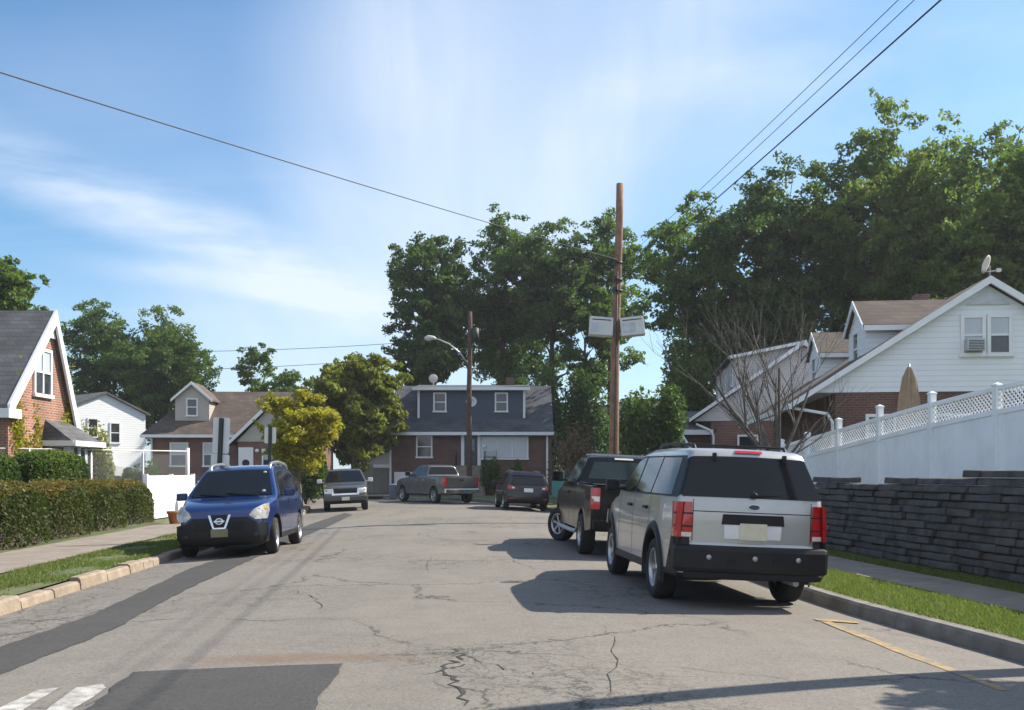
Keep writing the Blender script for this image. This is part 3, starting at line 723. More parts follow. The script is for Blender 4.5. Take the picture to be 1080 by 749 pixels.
class Car:
    def __init__(s, kind, label, group, x, y, heading, L, W, Wr, outline, axles, Rt, belt, roof, paint, zb=.28, bow=.08, clad=None, Ra=None, tuck=.03, taperF=.06, taperR=.03, crown=.03, zst=1., cat='car', tilt=True, dark_pillar=None):
        s.dark_pillar = dark_pillar
        s.zst = zst
        s.L = L; s.W = W; s.Wr = Wr; s.belt = belt; s.roof = roof; s.bow = bow; s.axles = axles; s.Rt = Rt; s.Ra = Ra or Rt+.075; s.tuck = tuck; s.tF = taperF; s.tR = taperR; s.cr = crown; s.zb = zb; s.paint = paint
        s.root = empty(kind, (x, y, road_h(x, y)), heading, label, cat, group)
        if tilt:
            c = (KL(y)+KR(y))/2; sl = -2*crown_k(y)*(x-c)       # slope of the road towards +X
            ax = Vector((0, 1, 0)); s.root.rotation_mode = 'XYZ'
            q = Matrix.Rotation(-math.atan(sl), 4, 'Y') @ Matrix.Rotation(heading, 4, 'Z')
            s.root.rotation_euler = q.to_euler('XYZ')
        # outline: dense, with rounding radius per point
        pts = []
        for i in range(len(outline)-1):
            a, b = outline[i], outline[i+1]; n = max(1, int(math.dist(a[:2], b[:2])/.12))
            for k in range(n): t = k/n; pts.append(tuple(a[j]+(b[j]-a[j])*t for j in range(3)))
        pts.append(outline[-1]); s.top = pts
        und = []; xr, xf = axles
        def arch(xc):
            a0 = math.asin(max(-.9, min(.9, (zb-Rt)/s.Ra))); n = 18
            return [(xc+s.Ra*math.cos(a0+(math.pi-2*a0)*k/n), Rt+s.Ra*math.sin(a0+(math.pi-2*a0)*k/n), .012) for k in range(n+1)]
        und += arch(xf)+arch(xr)
        und = [(p[0], p[1], .012) for p in und]
        s.out = pts+und; s.ntop = len(pts)
        N = len(s.out); s.nrm = []
        for i in range(N):
            a = s.out[i-1]; b = s.out[(i+1) % N]; tx, tz = b[0]-a[0], b[1]-a[1]; l = math.hypot(tx, tz)+1e-9
            s.nrm.append((-tz/l, tx/l))
        s.clad = clad; s.body()
    def w(s, x, z):
        h = s.L/2; W = s.W
        W -= s.tF*sstep(h-1.1, h, x)*1.6 + s.tR*sstep(h-.9, h, -x)*1.6
        if z > s.belt: 
            t = (z-s.belt)/(s.roof-s.belt); return W-.015-(s.W-.015-s.Wr)*t
        m_ = s.belt*.72
        if z > m_: return W-.022*((z-m_)/(s.belt-m_))**2
        return W-s.tuck*((m_-z)/m_)**2
    def D(s, p):
        x, y, z = p; h = s.L/2; k = (y/s.W)**2
        x -= math.copysign(1, x)*s.bow*k*min(1, max(0, (abs(x)-(h-1.0))/1.0))
        z += s.cr*(1-k)*sstep(s.belt-.15, s.roof, z)
        return (x, y, s.zm(z))
    zst = 1.0
    def zm(s, z):
        if isinstance(s.zst, tuple): return float(np.interp(z, s.zst[0], s.zst[1]))
        return z if z < .7 else .7+(z-.7)*s.zst
    def body(s):
        N = len(s.out); ins = [(p[0]-n[0]*p[2], p[1]-n[1]*p[2]) for p, n in zip(s.out, s.nrm)]
        x0 = min(p[0] for p in ins); x1 = max(p[0] for p in ins); zs = [.3+.13*k for k in range(13)]+([s.clad] if s.clad else [])
        V, Fs, _ = tri_grid(ins, [x0+(x1-x0)*k/24 for k in range(1, 24)], zs)
        mb = MB()
        for sg in (1, -1):
            for f in Fs:
                cz = sum(V[i][1] for i in f)/len(f)
                mi = 1 if (s.clad and cz < s.clad) else 0
                mb.add([s.D((V[i][0], sg*s.w(*V[i]), V[i][1])) for i in f], [list(range(len(f)))], mi, True)
        rows = []
        for p, n in zip(s.out, s.nrm):
            r = p[2]; ix, iz = p[0]-n[0]*r, p[1]-n[1]*r; ww = s.w(ix, iz); row = []
            for k in range(5):
                a = math.pi/2*k/4; row.append((ix+n[0]*r*math.sin(a), ww-r+r*math.cos(a), iz+n[1]*r*math.sin(a)))
            yy = ww-r
            for k in range(1, 8): row.append((p[0], yy*(1-2*k/8), p[1]))
            row += [(q[0], -q[1], q[2]) for q in row[:5][::-1]]
            rows.append([s.D(q) for q in row])
        m_ = len(rows[0])
        for i in range(N):
            j = (i+1) % N; und = i >= s.ntop-1
            zc = (s.out[i][1]+s.out[j][1])/2; mi = 2 if und else (1 if s.clad and zc < s.clad else 0)
            mb.add(rows[i]+rows[j], [(k, k+1, m_+k+1, m_+k) for k in range(m_-1)], mi, not und)
        if s.dark_pillar:
            x_, z0_, z1_ = s.dark_pillar
            for q, f in enumerate(mb.f):
                cx = sum(mb.v[i][0] for i in f)/len(f); cy = sum(mb.v[i][1] for i in f)/len(f); cz = sum(mb.v[i][2] for i in f)/len(f)
                if cx < x_-.55*(z1_-cz) and s.zm(z0_) < cz < s.zm(z1_) and abs(cy) > .62*s.W and mb.mi[q] == 0: mb.mi[q] = 3
        o = mb.build('body', [s.paint, M['black'], M['under'], M['car_glass']], s.root, recalc=False)
        bm = bmesh.new(); bm.from_mesh(o.data); bmesh.ops.remove_doubles(bm, verts=bm.verts, dist=.0012); bmesh.ops.recalc_face_normals(bm, faces=bm.faces)
        for e in bm.edges:
            if len(e.link_faces) == 2 and e.calc_face_angle(0) > R(42): e.smooth = False
        bm.to_mesh(o.data); bm.free(); s.bodyo = o
    def seg(s, x, z):
        """nearest outline normal at a point of the outline"""
        i = min(range(s.ntop), key=lambda k: (s.out[k][0]-x)**2+(s.out[k][1]-z)**2); return s.nrm[i]
    def cross_glass(s, name, p0, p1, f0, f1, mat, off=.006, parent=None, rows=3, cols=10):
        """glass lying on the outline between p0 (bottom) and p1 (top), across the car"""
        tx, tz = p1[0]-p0[0], p1[1]-p0[1]; l = math.hypot(tx, tz); nx, nz = -tz/l, tx/l
        c = s.seg((p0[0]+p1[0])/2, (p0[1]+p1[1])/2)
        if nx*c[0]+nz*c[1] < 0: nx, nz = -nx, -nz
        V = []
        for i in range(rows+1):
            t = i/rows; x = p0[0]+tx*t; z = p0[1]+tz*t; f = f0+(f1-f0)*t; ww = (s.w(x, z))*f
            for k in range(cols+1): V.append(s.D((x+nx*off, ww*(1-2*k/cols), z+nz*off)))
        mb = MB(); mb.add(V, [(i*(cols+1)+k, i*(cols+1)+k+1, (i+1)*(cols+1)+k+1, (i+1)*(cols+1)+k) for i in range(rows) for k in range(cols)], 0, True)
        return mb.build(name, mat, parent or s.root)
    def side(s, name, poly, mat, off=.006, thick=.012, sides=(1, -1), parent=None):
        V, Fs, bd = tri_grid(poly, [k*.3 for k in range(-9, 10)], [.2+k*.12 for k in range(16)])
        res = []
        for sg in sides:
            mb = MB(); n = len(V)
            A = [s.D((x, sg*(s.w(x, z)+off), z)) for x, z in V]; B = [s.D((x, sg*(s.w(x, z)+off-thick), z)) for x, z in V]
            mb.add(A, Fs, 0, True); mb.add([*[A[i] for e in bd for i in e], *[B[i] for e in bd for i in e]], [(2*k, 2*k+1, 2*len(bd)+2*k+1, 2*len(bd)+2*k) for k in range(len(bd))])
            res.append(mb.build(name, mat, parent or s.root))
        return res
    def surf(s, y, z, sg):
        """x of the nose (sg=1) or tail (sg=-1) at height z"""
        best = None
        for i in range(s.ntop-1):
            a, b = s.out[i], s.out[i+1]
            if min(a[1], b[1]) <= z <= max(a[1], b[1]) and abs(b[1]-a[1]) > 1e-6:
                t = (z-a[1])/(b[1]-a[1]); x = a[0]+(b[0]-a[0])*t; r = a[2]+(b[2]-a[2])*t
                if best is None or sg*x > sg*best[0]: best = (x, r)
        if best is None: best = (sg*s.L/2, .05)
        x, r = best; ww = s.w(x, z); e = abs(y)-(ww-r)
        if e > 0: x -= sg*(r-math.sqrt(max(0, r*r-min(e, r)**2)))
        return x
    def face(s, name, poly, mat, sg, off=.012, thick=.05, parent=None):
        """piece on the nose or tail: polygon in (y, z)"""
        V, Fs, bd = tri_grid(poly, [k*.09 for k in range(-12, 13)], [.3+k*.1 for k in range(15)])
        A = []; B = []
        for y, z in V:
            x = s.surf(y, z, sg); A.append(s.D((x+sg*off, y, z))); B.append(s.D((x+sg*(off-thick), y, z)))
        mb = MB(); mb.add(A, Fs, 0, True)
        mb.add([*[A[i] for e in bd for i in e], *[B[i] for e in bd for i in e]], [(2*k, 2*k+1, 2*len(bd)+2*k+1, 2*len(bd)+2*k) for k in range(len(bd))])
        return mb.build(name, mat, parent or s.root)
    def gbox(s, name, x0, x1, y0, y1, z0, z1, mat, parent=None, bevel=.012, n=8):
        mb = MB(); V = []
        for k in range(n+1):
            y = y0+(y1-y0)*k/n; V += [s.D((x0, y, z0)), s.D((x1, y, z0)), s.D((x1, y, z1)), s.D((x0, y, z1))]
        mb.add(V, [(4*k+q, 4*k+(q+1) % 4, 4*k+4+(q+1) % 4, 4*k+4+q) for k in range(n) for q in range(4)]+[(0, 1, 2, 3), tuple(4*n+q for q in (3, 2, 1, 0))])
        return mb.build(name, mat, parent or s.root, bevel=bevel)
    def wheels(s, width=.23, spokes=5, steer=0, rimmat='alloy', rim_r=.64, inset=.03):
        Rt = s.Rt; hw = width/2; rr = Rt*rim_r
        tb = MB(); tb.lathe([(rr, -hw*.8), (rr*1.05, -hw), (Rt*.92, -hw), (Rt*.985, -hw*.8), (Rt, -hw*.5), (Rt, hw*.5), (Rt*.985, hw*.8), (Rt*.92, hw), (rr*1.05, hw), (rr, hw*.8)], 'y', 36)
        rb = MB(); rb.lathe([(rr*.99, -hw*.8), (rr*1.04, hw*.86), (rr*1.04, hw*.96), (rr*.93, hw*.93), (rr*.88, hw*.6), (rr*.86, -hw*.7)], 'y', 32)
        for k in range(spokes):
            a = 2*math.pi*k/spokes+.3; c, sn = math.cos(a), math.sin(a); e = rr*.95; wd = rr*.34
            v = []
            for rad, wi, yo in ((rr*.16, wd*.42, hw*.62), (e, wd*.62, hw*.72)):
                for q in (-1, 1):
                    for yy in (yo, yo-.05): v.append((c*rad-sn*q*wi/1.5, yy, sn*rad+c*q*wi/1.5))
            rb.add(v, [(0, 2, 6, 4), (1, 5, 7, 3), (0, 4, 5, 1), (2, 3, 7, 6), (4, 6, 7, 5)])
        rb.lathe([(.001, hw*.75), (rr*.2, hw*.73), (rr*.24, hw*.55)], 'y', 16)
        hb = MB(); hb.lathe([(.001, hw*.2), (rr*.75, hw*.2), (rr*.9, hw*.1), (rr*.9, -hw*.6), (.001, -hw*.6)], 'y', 24)
        first = None
        for ax, xc in enumerate(s.axles):
            for sg in (1, -1):
                yc = sg*(s.w(xc, Rt)-hw-inset+.03)
                if first is None:
                    wh = hb.build('wheel', M['under'], s.root); tb.build('tyre', M['tyre'], wh); rb.build('rim', M[rimmat], wh); first = wh
                else: wh = copy_tree(first, s.root)
                wh.location = (xc, yc, Rt); wh.rotation_euler = (0, random.uniform(0, 1), (0 if sg > 0 else math.pi)+(steer if ax == 1 else 0))
    def flare(s, mat, wd=.075, out=.03):
        for xc in s.axles:
            for sg in (1, -1):
                mb = MB(); V = []; n = 22; a0 = -.25
                for k in range(n+1):
                    a = a0+(math.pi-2*a0)*k/n
                    for rad, o in ((s.Ra-.012, -.05), (s.Ra-.012, out), (s.Ra+wd*.6, out), (s.Ra+wd, -.01)):
                        x = xc+rad*math.cos(a); z = s.Rt+rad*math.sin(a); V.append(s.D((x, sg*(s.w(x, max(z, .3))+o), z)))
                mb.add(V, [(4*k+q, 4*k+q+1, 4*k+5+q, 4*k+4+q) for k in range(n) for q in range(3)], 0, True)
                mb.build('fender_flare', mat, s.root)
    def mirror(s, x, z, mat, sx=.10, sy=.2, sz=.16, sides=(1, -1)):
        for sg in sides:
            y = sg*(s.w(x, z)+.02); mb = MB(); zo = s.zm(z)-z
            mb.box(x-sx/2, x+sx/2, y+sg*.05, y+sg*(sy+.05), z, z+sz); mb.box(x-.02, x+.04, y-sg*.04, y+sg*.07, z+.01, z+.06); mb.mapv(lambda p: (p[0], p[1], p[2]+zo))
            m_ = mb.build('mirror', mat, s.root, bevel=.03)
            gm = MB(); gm.box(x-sx/2-.004, x-sx/2+.006, y+sg*.075, y+sg*(sy+.03), z+zo+.025, z+zo+sz-.025); gm.build('mirror_glass', M['car_glass'], m_)
    def seam(s, x, z0, z1, lean=0):
        for sg in (1, -1):
            mb = MB(); n = 8; V = []
            for k in range(n+1):
                z = z0+(z1-z0)*k/n; xx = x+lean*k/n
                V += [s.D((xx-.006, sg*(s.w(xx, z)+.0025), z)), s.D((xx+.006, sg*(s.w(xx, z)+.0025), z))]
            mb.add(V, [(2*k, 2*k+1, 2*k+3, 2*k+2) for k in range(n)]); mb.build('door_seam', M['under'], s.root)
    def handle(s, x, z, mat):
        for sg in (1, -1):
            y = sg*s.w(x, z); mb = MB(); mb.box(x-.1, x+.1, y-sg*.01, y+sg*.035, s.zm(z)-.02, s.zm(z)+.02); mb.build('door_handle', mat, s.root, bevel=.01)
    def rack(s, x0, x1, zr, yr, mat, h=.07, cross=(), rad=.017):
        """two rails standing on the roof"""
        for sg in (1, -1):
            mb = MB(); y = sg*yr
            pts = [(x0-.06, y, zr(x0)-.02), (x0+.06, y, zr(x0)+h*.8)]+[(x0+(x1-x0)*k/8, y, zr(x0+(x1-x0)*k/8)+h) for k in range(1, 8)]+[(x1-.06, y, zr(x1)+h*.8), (x1+.08, y, zr(x1)-.02)]
            mb.tube(pts, rad, 8)
            for t in (.33, .66):
                x = x0+(x1-x0)*t; mb.box(x-.03, x+.03, y-.02, y+.02, zr(x)-.03, zr(x)+h)
            mb.build('roof_rail', mat, s.root)
        for x in cross:
            mb = MB(); mb.bar((x, -yr, zr(x)+h), (x, yr, zr(x)+h), .05, .025); mb.build('cross_bar', mat, s.root, bevel=.006)

def heading(dx, dy): return math.atan2(dy, dx)
GCAR = 'cars parked along the street'

def suv_outline(L, nose=0.):
    h = L/2
    return [(-h+.06, .36, .04), (-h+.005, .42, .05), (-h, .60, .06), (-h+.02, .72, .05), (-h+.07, .76, .07), (-h+.07, .95, .09), (-h+.075, 1.13, .09), (-h+.10, 1.20, .08), (-h+.32, 1.63, .07), (-h+.37, 1.69, .08), (-h+.55, 1.725, .08),
            (-1.0, 1.745, .08), (-.2, 1.735, .08), (.22, 1.70, .08), (.38, 1.655, .08), (1.02, 1.20, .07), (1.14, 1.13, .09), (1.5, 1.09, .10), (h-.35, 1.02, .10), (h-.12, .95, .10), (h-.06, .86, .08), (h-.05, .66, .06), (h-.03, .62, .06), (h, .56, .06), (h-.01, .40, .05), (h-.12, .30, .04)]

# --- silver estate, the nearest car
hd = heading(-.087, 1)
c = Car('parked_car', 'silver sport utility car with black bumper, nearest the camera at the right kerb', GCAR, 2.53, 13.78, hd, 4.81, .925, .69, suv_outline(4.81), (-1.31, 1.58), .375, 1.13, 1.745, M['silver'], zb=.36, bow=.09, clad=.44, Ra=.46, zst=((0, .68, 1.17, 1.745, 2.5), (0, .675, 1.285, 1.865, 2.6)), dark_pillar=(-1.88, 1.185, 1.62))
h = 2.405
c.cross_glass('rear_window', (-h+.092, 1.175), (-h+.318, 1.625), .985, .955, M['car_glass'], .010)
c.cross_glass('windshield', (1.02, 1.20), (.40, 1.64), .90, .88, M['car_glass'], .008)
# rear quarter glass runs round to the hatch glass; black pillar band between
c.side('window_trim', [(-h+.165, 1.165), (.86, 1.165), (.93, 1.2), (.42, 1.60), (.18, 1.655), (-h+.40, 1.64)], M['black'], .004, .01)
c.side('side_window', [(-1.98, 1.185), (-1.0, 1.185), (-1.0, 1.625), (-1.86, 1.615)], M['car_glass'], .009)
c.side('side_window', [(-.94, 1.185), (-.08, 1.185), (-.08, 1.63), (-.94, 1.63)], M['car_glass'], .009)
c.side('side_window', [(.0, 1.185), (.84, 1.185), (.42, 1.57), (.2, 1.625), (.0, 1.63)], M['car_glass'], .009)
c.wheels(.24, 5, 0, 'alloy', .63)
c.flare(M['black'], .085, .028)
c.gbox('rear_bumper', -h-.045, -h+.14, -.915, .915, .43, .735, M['black'], bevel=.06, n=12)
c.side('corner_cladding', [(-h+.03, .42), (-h+.46, .42), (-h+.34, .58), (-h+.27, .80), (-h+.03, .80)], M['black'], .006, .03)
lo = c.gbox('bumper_valance', -h-.02, -h+.1, -.80, .80, .36, .445, M['under'], bevel=.02)
for y in (-.52, .0, .53):
    mb = MB(); mb.lathe([(.001, -.006), (.028, -.004), (.03, .012)], 'x', 16, c.D((-h-.051, y, .615))); mb.build('parking_sensor', M['metal'], c.root)
for y in (-.27, .27): c.gbox('reflector', -h-.053, -h-.035, y-.055, y+.055, .555, .61, M['under'], n=1, bevel=.004)
for sg in (1, -1):
    P = [(sg*.70, .80), (sg*.905, .80), (sg*.905, 1.125), (sg*.715, 1.125)]
    c.face('taillight', P, M['red_lens'], -1, .022, .06)
    c.side('taillight', [(-h+.03, .80), (-h+.25, .80), (-h+.2, 1.125), (-h+.03, 1.125)], M['red_lens'], .012, .05, (sg,))
    for zz_ in (.9, 1.02): c.face('lens_rib', [(sg*.705, zz_-.007), (sg*.903, zz_-.007), (sg*.903, zz_+.007), (sg*.705, zz_+.007)], M['under'], -1, .026, .03)
    c.face('reversing_lens', [(sg*.715, .805), (sg*.83, .805), (sg*.83, .845), (sg*.715, .845)], M['clear_lens'], -1, .028, .03)
    c.face('corner_trim', [(sg*.735, .735), (sg*.905, .735), (sg*.905, .798), (sg*.735, .798)], M['black'], -1, .014, .04)
c.face('hatch_seam', [(-.70, .955+.085), (.70, .955+.085), (.70, .963+.085), (-.70, .963+.085)], M['under'], -1, .003, .01)
c.face('hatch_gap', [(.695, .77), (.703, .77), (.703, 1.15), (.695, 1.15)], M['under'], -1, .003, .01)
c.face('hatch_gap', [(-.703, .77), (-.695, .77), (-.695, 1.15), (-.703, 1.15)], M['under'], -1, .003, .01)
c.face('plate_recess', [(-.37, .93), (.37, .93), (.355, 1.025), (-.355, 1.025)], M['black'], -1, .012, .02)
pl = c.face('plate_recess', [(-.33, .80), (.33, .80), (.34, .93), (-.34, .93)], M['plate_white'], -1, .006, .02)
c.face('number_plate', [(-.16, .792), (.16, .792), (.16, .945), (-.16, .945)], M['plate'], -1, .018, .01)
c.face('emblem', [(.075*math.cos(k*math.pi/10), 1.095+.03*math.sin(k*math.pi/10)) for k in range(20)], M['chrome'], -1, .010, .02)
c.face('emblem', [(.064*math.cos(k*math.pi/10), 1.095+.022*math.sin(k*math.pi/10)) for k in range(20)], M['emblem_blue'], -1, .013, .01)
c.cross_glass('brake_light', (-h+.345, 1.662), (-h+.385, 1.692), .24, .24, M['red_lens'], .014, rows=1)
mb = MB(); mb.bar(c.D((-h+.085, .0, 1.205)), c.D((-h+.12, -.36, 1.215)), .03, .02); mb.bar(c.D((-h+.08, 0, 1.2)), c.D((-h+.22, -.02, 1.36)), .022, .02); mb.lathe([(.001, -.03), (.035, -.03), (.035, .03), (.001, .03)], 'x', 12, c.D((-h+.08, 0, 1.205))); mb.build('wiper', M['black'], c.root)
for y in (-.42, .42):
    mb = MB(); p = c.D((-h+.30, y, 1.63)); mb.box(p[0]-.035, p[0]+.03, y-.02, y+.02, p[2]-.06, p[2]+.04); mb.build('hatch_hinge', M['black'], c.root, bevel=.008)
zr = lambda x: 1.855 if -1.2 < x < 0 else 1.835
c.rack(-1.75, .15, zr, .56, M['black'], .085, (-1.45, -.35), .02)
for x, l in ((.92, -.06), (-.04, 0), (-.97, -.05)): c.seam(x, .46, 1.16, l)
c.handle(-.8, 1.03, M['black']); c.handle(.15, 1.03, M['black'])
c.mirror(.78, 1.17, M['black'], .12, .2, .17)
c.gbox('running_board', -.78, 1.05, -.93, -.80, .34, .42, M['black']); c.gbox('running_board', -.78, 1.05, .80, .93, .34, .42, M['black'])
mb = MB(); mb.tube([(-2.3, -.55, .33), (-1.9, -.55, .33)], .035, 10); mb.build('exhaust_pipe', M['metal'], c.root)
for sg in (1, -1):
    c.face('headlight', [(sg*.52, .72), (sg*.86, .74), (sg*.86, .92), (sg*.52, .90)], M['clear_lens'], 1, .012)
c.face('grille', [(-.46, .70), (.46, .70), (.48, .88), (-.48, .88)], M['black'], 1, .012)

# --- black pickup in front of it
hd = heading(-.08, 1); L = 5.75; h = L/2
def pickup_outline(L):
    h = L/2
    return [(-h+.14, .50, .03), (-h+.09, .56, .03), (-h+.08, .70, .04), (-h+.08, 1.0, .05), (-h+.09, 1.30, .035), (-h+.14, 1.335, .035), (-.94, 1.345, .035), (-.90, 1.36, .04), (-.84, 1.42, .07), (-.74, 1.80, .08), (-.66, 1.865, .09), (-.4, 1.90, .09), (.25, 1.89, .09), (.47, 1.84, .09), (1.12, 1.39, .08), (1.25, 1.31, .10), (1.7, 1.26, .12), (h-.35, 1.17, .12), (h-.12, 1.08, .10), (h-.07, .9, .08), (h-.05, .74, .06), (h, .66, .06), (h-.01, .48, .05), (h-.12, .38, .04)]
c = Car('pickup_truck', 'black pickup truck with its front wheels turned, parked ahead of the silver car', GCAR, 2.13, 20.9, hd, L, .985, .70, pickup_outline(L), (-1.72, 1.86), .385, 1.33, 1.90, M['blackpaint'], zb=.46, bow=.07, Ra=.48, taperR=.02)
c.cross_glass('rear_window', (-.832, 1.44), (-.752, 1.77), .80, .80, M['car_glass2'], .010)
c.cross_glass('windshield', (1.12, 1.40), (.50, 1.82), .90, .88, M['car_glass2'], .008)
c.side('side_window', [(.03, 1.37), (.98, 1.37), (.45, 1.77), (.03, 1.79)], M['car_glass2'], .007)
c.side('side_window', [(-.70, 1.39), (-.04, 1.37), (-.04, 1.79), (-.62, 1.77)], M['car_glass2'], .007)
c.wheels(.26, 6, R(30), 'alloy', .60, .0)
c.gbox('rear_bumper', -h-.04, -h+.13, -.93, .93, .52, .72, M['blackpaint'], bevel=.03)
c.gbox('bumper_step', -h-.02, -h+.12, -.55, .55, .722, .735, M['black'], bevel=.004)
for sg in (1, -1):
    c.face('taillight', [(sg*.80, .90), (sg*.965, .90), (sg*.965, 1.285), (sg*.80, 1.285)], M['red_lens'], -1, .02, .06)
    c.face('reversing_lens', [(sg*.81, 1.04), (sg*.955, 1.04), (sg*.955, 1.13), (sg*.81, 1.13)], M['clear_lens'], -1, .026, .03)
    c.side('taillight', [(-h+.1, .90), (-h+.2, .90), (-h+.2, 1.285), (-h+.1, 1.285)], M['red_lens'], .008, .03, (sg,))
c.face('tailgate_seam', [(-.79, .78), (-.775, .78), (-.775, 1.32), (-.79, 1.32)], M['under'], -1, .003, .01)
c.face('tailgate_seam', [(.775, .78), (.79, .78), (.79, 1.32), (.775, 1.32)], M['under'], -1, .003, .01)
c.face('tailgate_badge', [(-.0, 1.08), (.3, 1.08), (.3, 1.115), (0, 1.115)], M['metal'], -1, .008, .02)
c.face('tailgate_handle', [(-.13, 1.18), (.13, 1.18), (.13, 1.26), (-.13, 1.26)], M['black'], -1, .012, .02)
mb = MB(); mb.box(-h+.16, -.97, -.86, .86, 1.34, 1.352); mb.build('bed_cover', M['under'], c.root)
c.cross_glass('cab_brake_light', (-.735, 1.812), (-.70, 1.845), .26, .26, M['clear_lens'], .012, rows=1)
for x, l in ((1.05, 0), (.0, 0), (-.78, 0)): c.seam(x, .55, 1.34, l)
c.handle(.2, 1.15, M['black']); c.mirror(.86, 1.36, M['black'], .14, .24, .22)
for sg in (1, -1):
    mb = MB(); mb.tube([(1.3, sg*.97, .42), (1.2, sg*1.02, .40), (-1.0, sg*1.02, .40), (-1.15, sg*.97, .42)], .045, 10); mb.build('side_step', M['metal'], c.root)
    mb = MB(); y = sg*c.w(-.3, .6); mb.tube([(-h+.3, sg*.93, 1.36), (-1.1, sg*.93, 1.37)], .018, 8); mb.build('bed_rail', M['black'], c.root)
    c.face('headlight', [(sg*.52, .86), (sg*.9, .88), (sg*.9, 1.08), (sg*.52, 1.06)], M['clear_lens'], 1, .012)
mb = MB(); 
for y in (-.5, .5): mb.tube([(-.35, y, 1.93), (.3, y, 1.93)], .018, 6)
for x in (-.3, .25): mb.bar((x, -.62, 1.95), (x, .62, 1.95), .06, .03)
mb.build('roof_rack', M['metal'], c.root)
c.gbox('grille', h-.08, h-.03, -.5, .5, .74, 1.02, M['chrome'])

# --- blue crossover on the left, facing us
L = 4.65; h = L/2
def crossover_outline(L):
    h = L/2
    return [(-h+.1, .34, .05), (-h+.01, .42, .07), (-h, .62, .08), (-h+.05, .9, .10), (-h+.12, 1.06, .10), (-h+.42, 1.44, .09), (-h+.55, 1.55, .09), (-1.3, 1.615, .09), (-.6, 1.655, .09), (.05, 1.645, .09), (.35, 1.60, .09), (.52, 1.55, .09), (1.22, 1.10, .08), (1.34, 1.06, .10), (1.65, 1.03, .12), (2.0, .965, .13), (h-.14, .89, .13), (h-.06, .80, .12), (h-.015, .62, .10), (h, .42, .10), (h-.04, .28, .06), (h-.15, .22, .04)]
dx, dy = .055, -1
hd = heading(dx, dy)
c = Car('parked_car', 'blue compact sport utility car with silver roof rails facing the camera', GCAR, -5.52, 20.75, hd, L, .92, .64, crossover_outline(L), (-1.27, 1.42), .345, 1.06, 1.655, M['blue'], zb=.27, bow=.22, clad=.38, Ra=.415, taperF=.10, crown=.035, zst=1.07)
c.cross_glass('windshield', (1.22, 1.105), (.53, 1.548), .90, .90, M['car_glass'], .009)
c.cross_glass('rear_window', (-h+.15, 1.09), (-h+.42, 1.42), .85, .82, M['car_glass'], .008)
c.side('window_trim', [(-1.7, 1.11), (.95, 1.05), (.98, 1.09), (.42, 1.46), (.1, 1.54), (-.7, 1.56), (-1.5, 1.5), (-1.86, 1.3)], M['black'], .004, .01)
c.side('side_window', [(-1.62, 1.14), (-1.14, 1.12), (-1.1, 1.50), (-1.48, 1.46), (-1.76, 1.3)], M['car_glass'], .009)
c.side('side_window', [(-1.05, 1.11), (-.16, 1.09), (-.16, 1.535), (-.7, 1.535), (-1.02, 1.51)], M['car_glass'], .009)
c.side('side_window', [(-.08, 1.085), (.86, 1.07), (.40, 1.44), (.1, 1.515), (-.08, 1.53)], M['car_glass'], .009)
c.wheels(.225, 5, R(4), 'alloy', .68)
for sg in (1, -1):
    c.face('headlight', [(sg*.53, .775), (sg*.64, .70), (sg*.83, .70), (sg*.865, .84), (sg*.83, .965), (sg*.75, .95), (sg*.60, .87)], M['headlamp'], 1, .014, .06)
    c.face('turn_signal', [(sg*.77, .87), (sg*.835, .86), (sg*.81, .92), (sg*.76, .915)], M['amber_lens'], 1, .019, .02)
    c.face('fog_lamp', [(sg*.64+.035*math.cos(k*math.pi/6), .42+.035*math.sin(k*math.pi/6)) for k in range(12)], M['metal_dark'], 1, .01, .03)
    c.face('taillight', [(sg*.62, .82), (sg*.84, .82), (sg*.80, 1.12), (sg*.68, 1.12)], M['red_lens'], -1, .014)
c.face('grille', [(-.45, .51), (.45, .51), (.46, .66), (.42, .67), (-.42, .67), (-.46, .66)], M['under'], 1, .012, .03)
for sg in (1, -1): c.face('grille_frame', [(sg*.085, .555), (sg*.12, .555), (sg*.21, .80), (sg*.165, .80)], M['chrome'], 1, .022, .03)
c.face('grille_frame', [(-.10, .55), (.10, .55), (.11, .575), (-.11, .575)], M['chrome'], 1, .02, .03)
c.face('grille', [(-.10, .58), (.10, .58), (.16, .80), (-.16, .80)], M['black'], 1, .014, .02)
ring = [(.075*math.cos(k*math.pi/12), .69+.058*math.sin(k*math.pi/12)) for k in range(24)]
c.face('emblem', ring, M['chrome'], 1, .026, .02); c.face('emblem', [(y*.72, .69+(z-.69)*.72) for y, z in ring], M['black'], 1, .029, .01); c.face('emblem', [(-.098, .676), (.098, .676), (.098, .704), (-.098, .704)], M['chrome'], 1, .032, .01)
c.face('bumper_shade', [(-.78, .25), (.78, .25), (.85, .40), (.85, .62), (.64, .66), (.50, .75), (-.50, .75), (-.64, .66), (-.85, .62), (-.85, .40)], M['black'], 1, .008, .03)  # black sheet paints shade over the blue bumper, around the grille
c.face('number_plate', [(-.155, .40), (.155, .40), (.155, .55), (-.155, .55)], M['plate_shaded'], 1, .03, .02)
c.face('front_bumper', [(-.80, .245), (.80, .245), (.83, .27), (-.83, .27)], M['black'], 1, .012, .05)
for x, l in ((.98, -.03), (-.12, 0), (-1.1, -.12)): c.seam(x, .42, 1.08, l)
c.handle(.06, .94, M['blue']); c.handle(-.92, .96, M['blue'])
c.mirror(.78, 1.06, M['blue'], .13, .2, .15)
zr = lambda x: 1.70-.05*abs(x+.6)
c.rack(-1.62, .30, zr, .60, M['alloy'], .105, (), .036)
mb = MB()
for y0, y1 in ((.55, -.1), (-.05, -.6)): mb.bar(c.D((1.26, y0, 1.105)), c.D((1.17, y1, 1.16)), .018, .018)
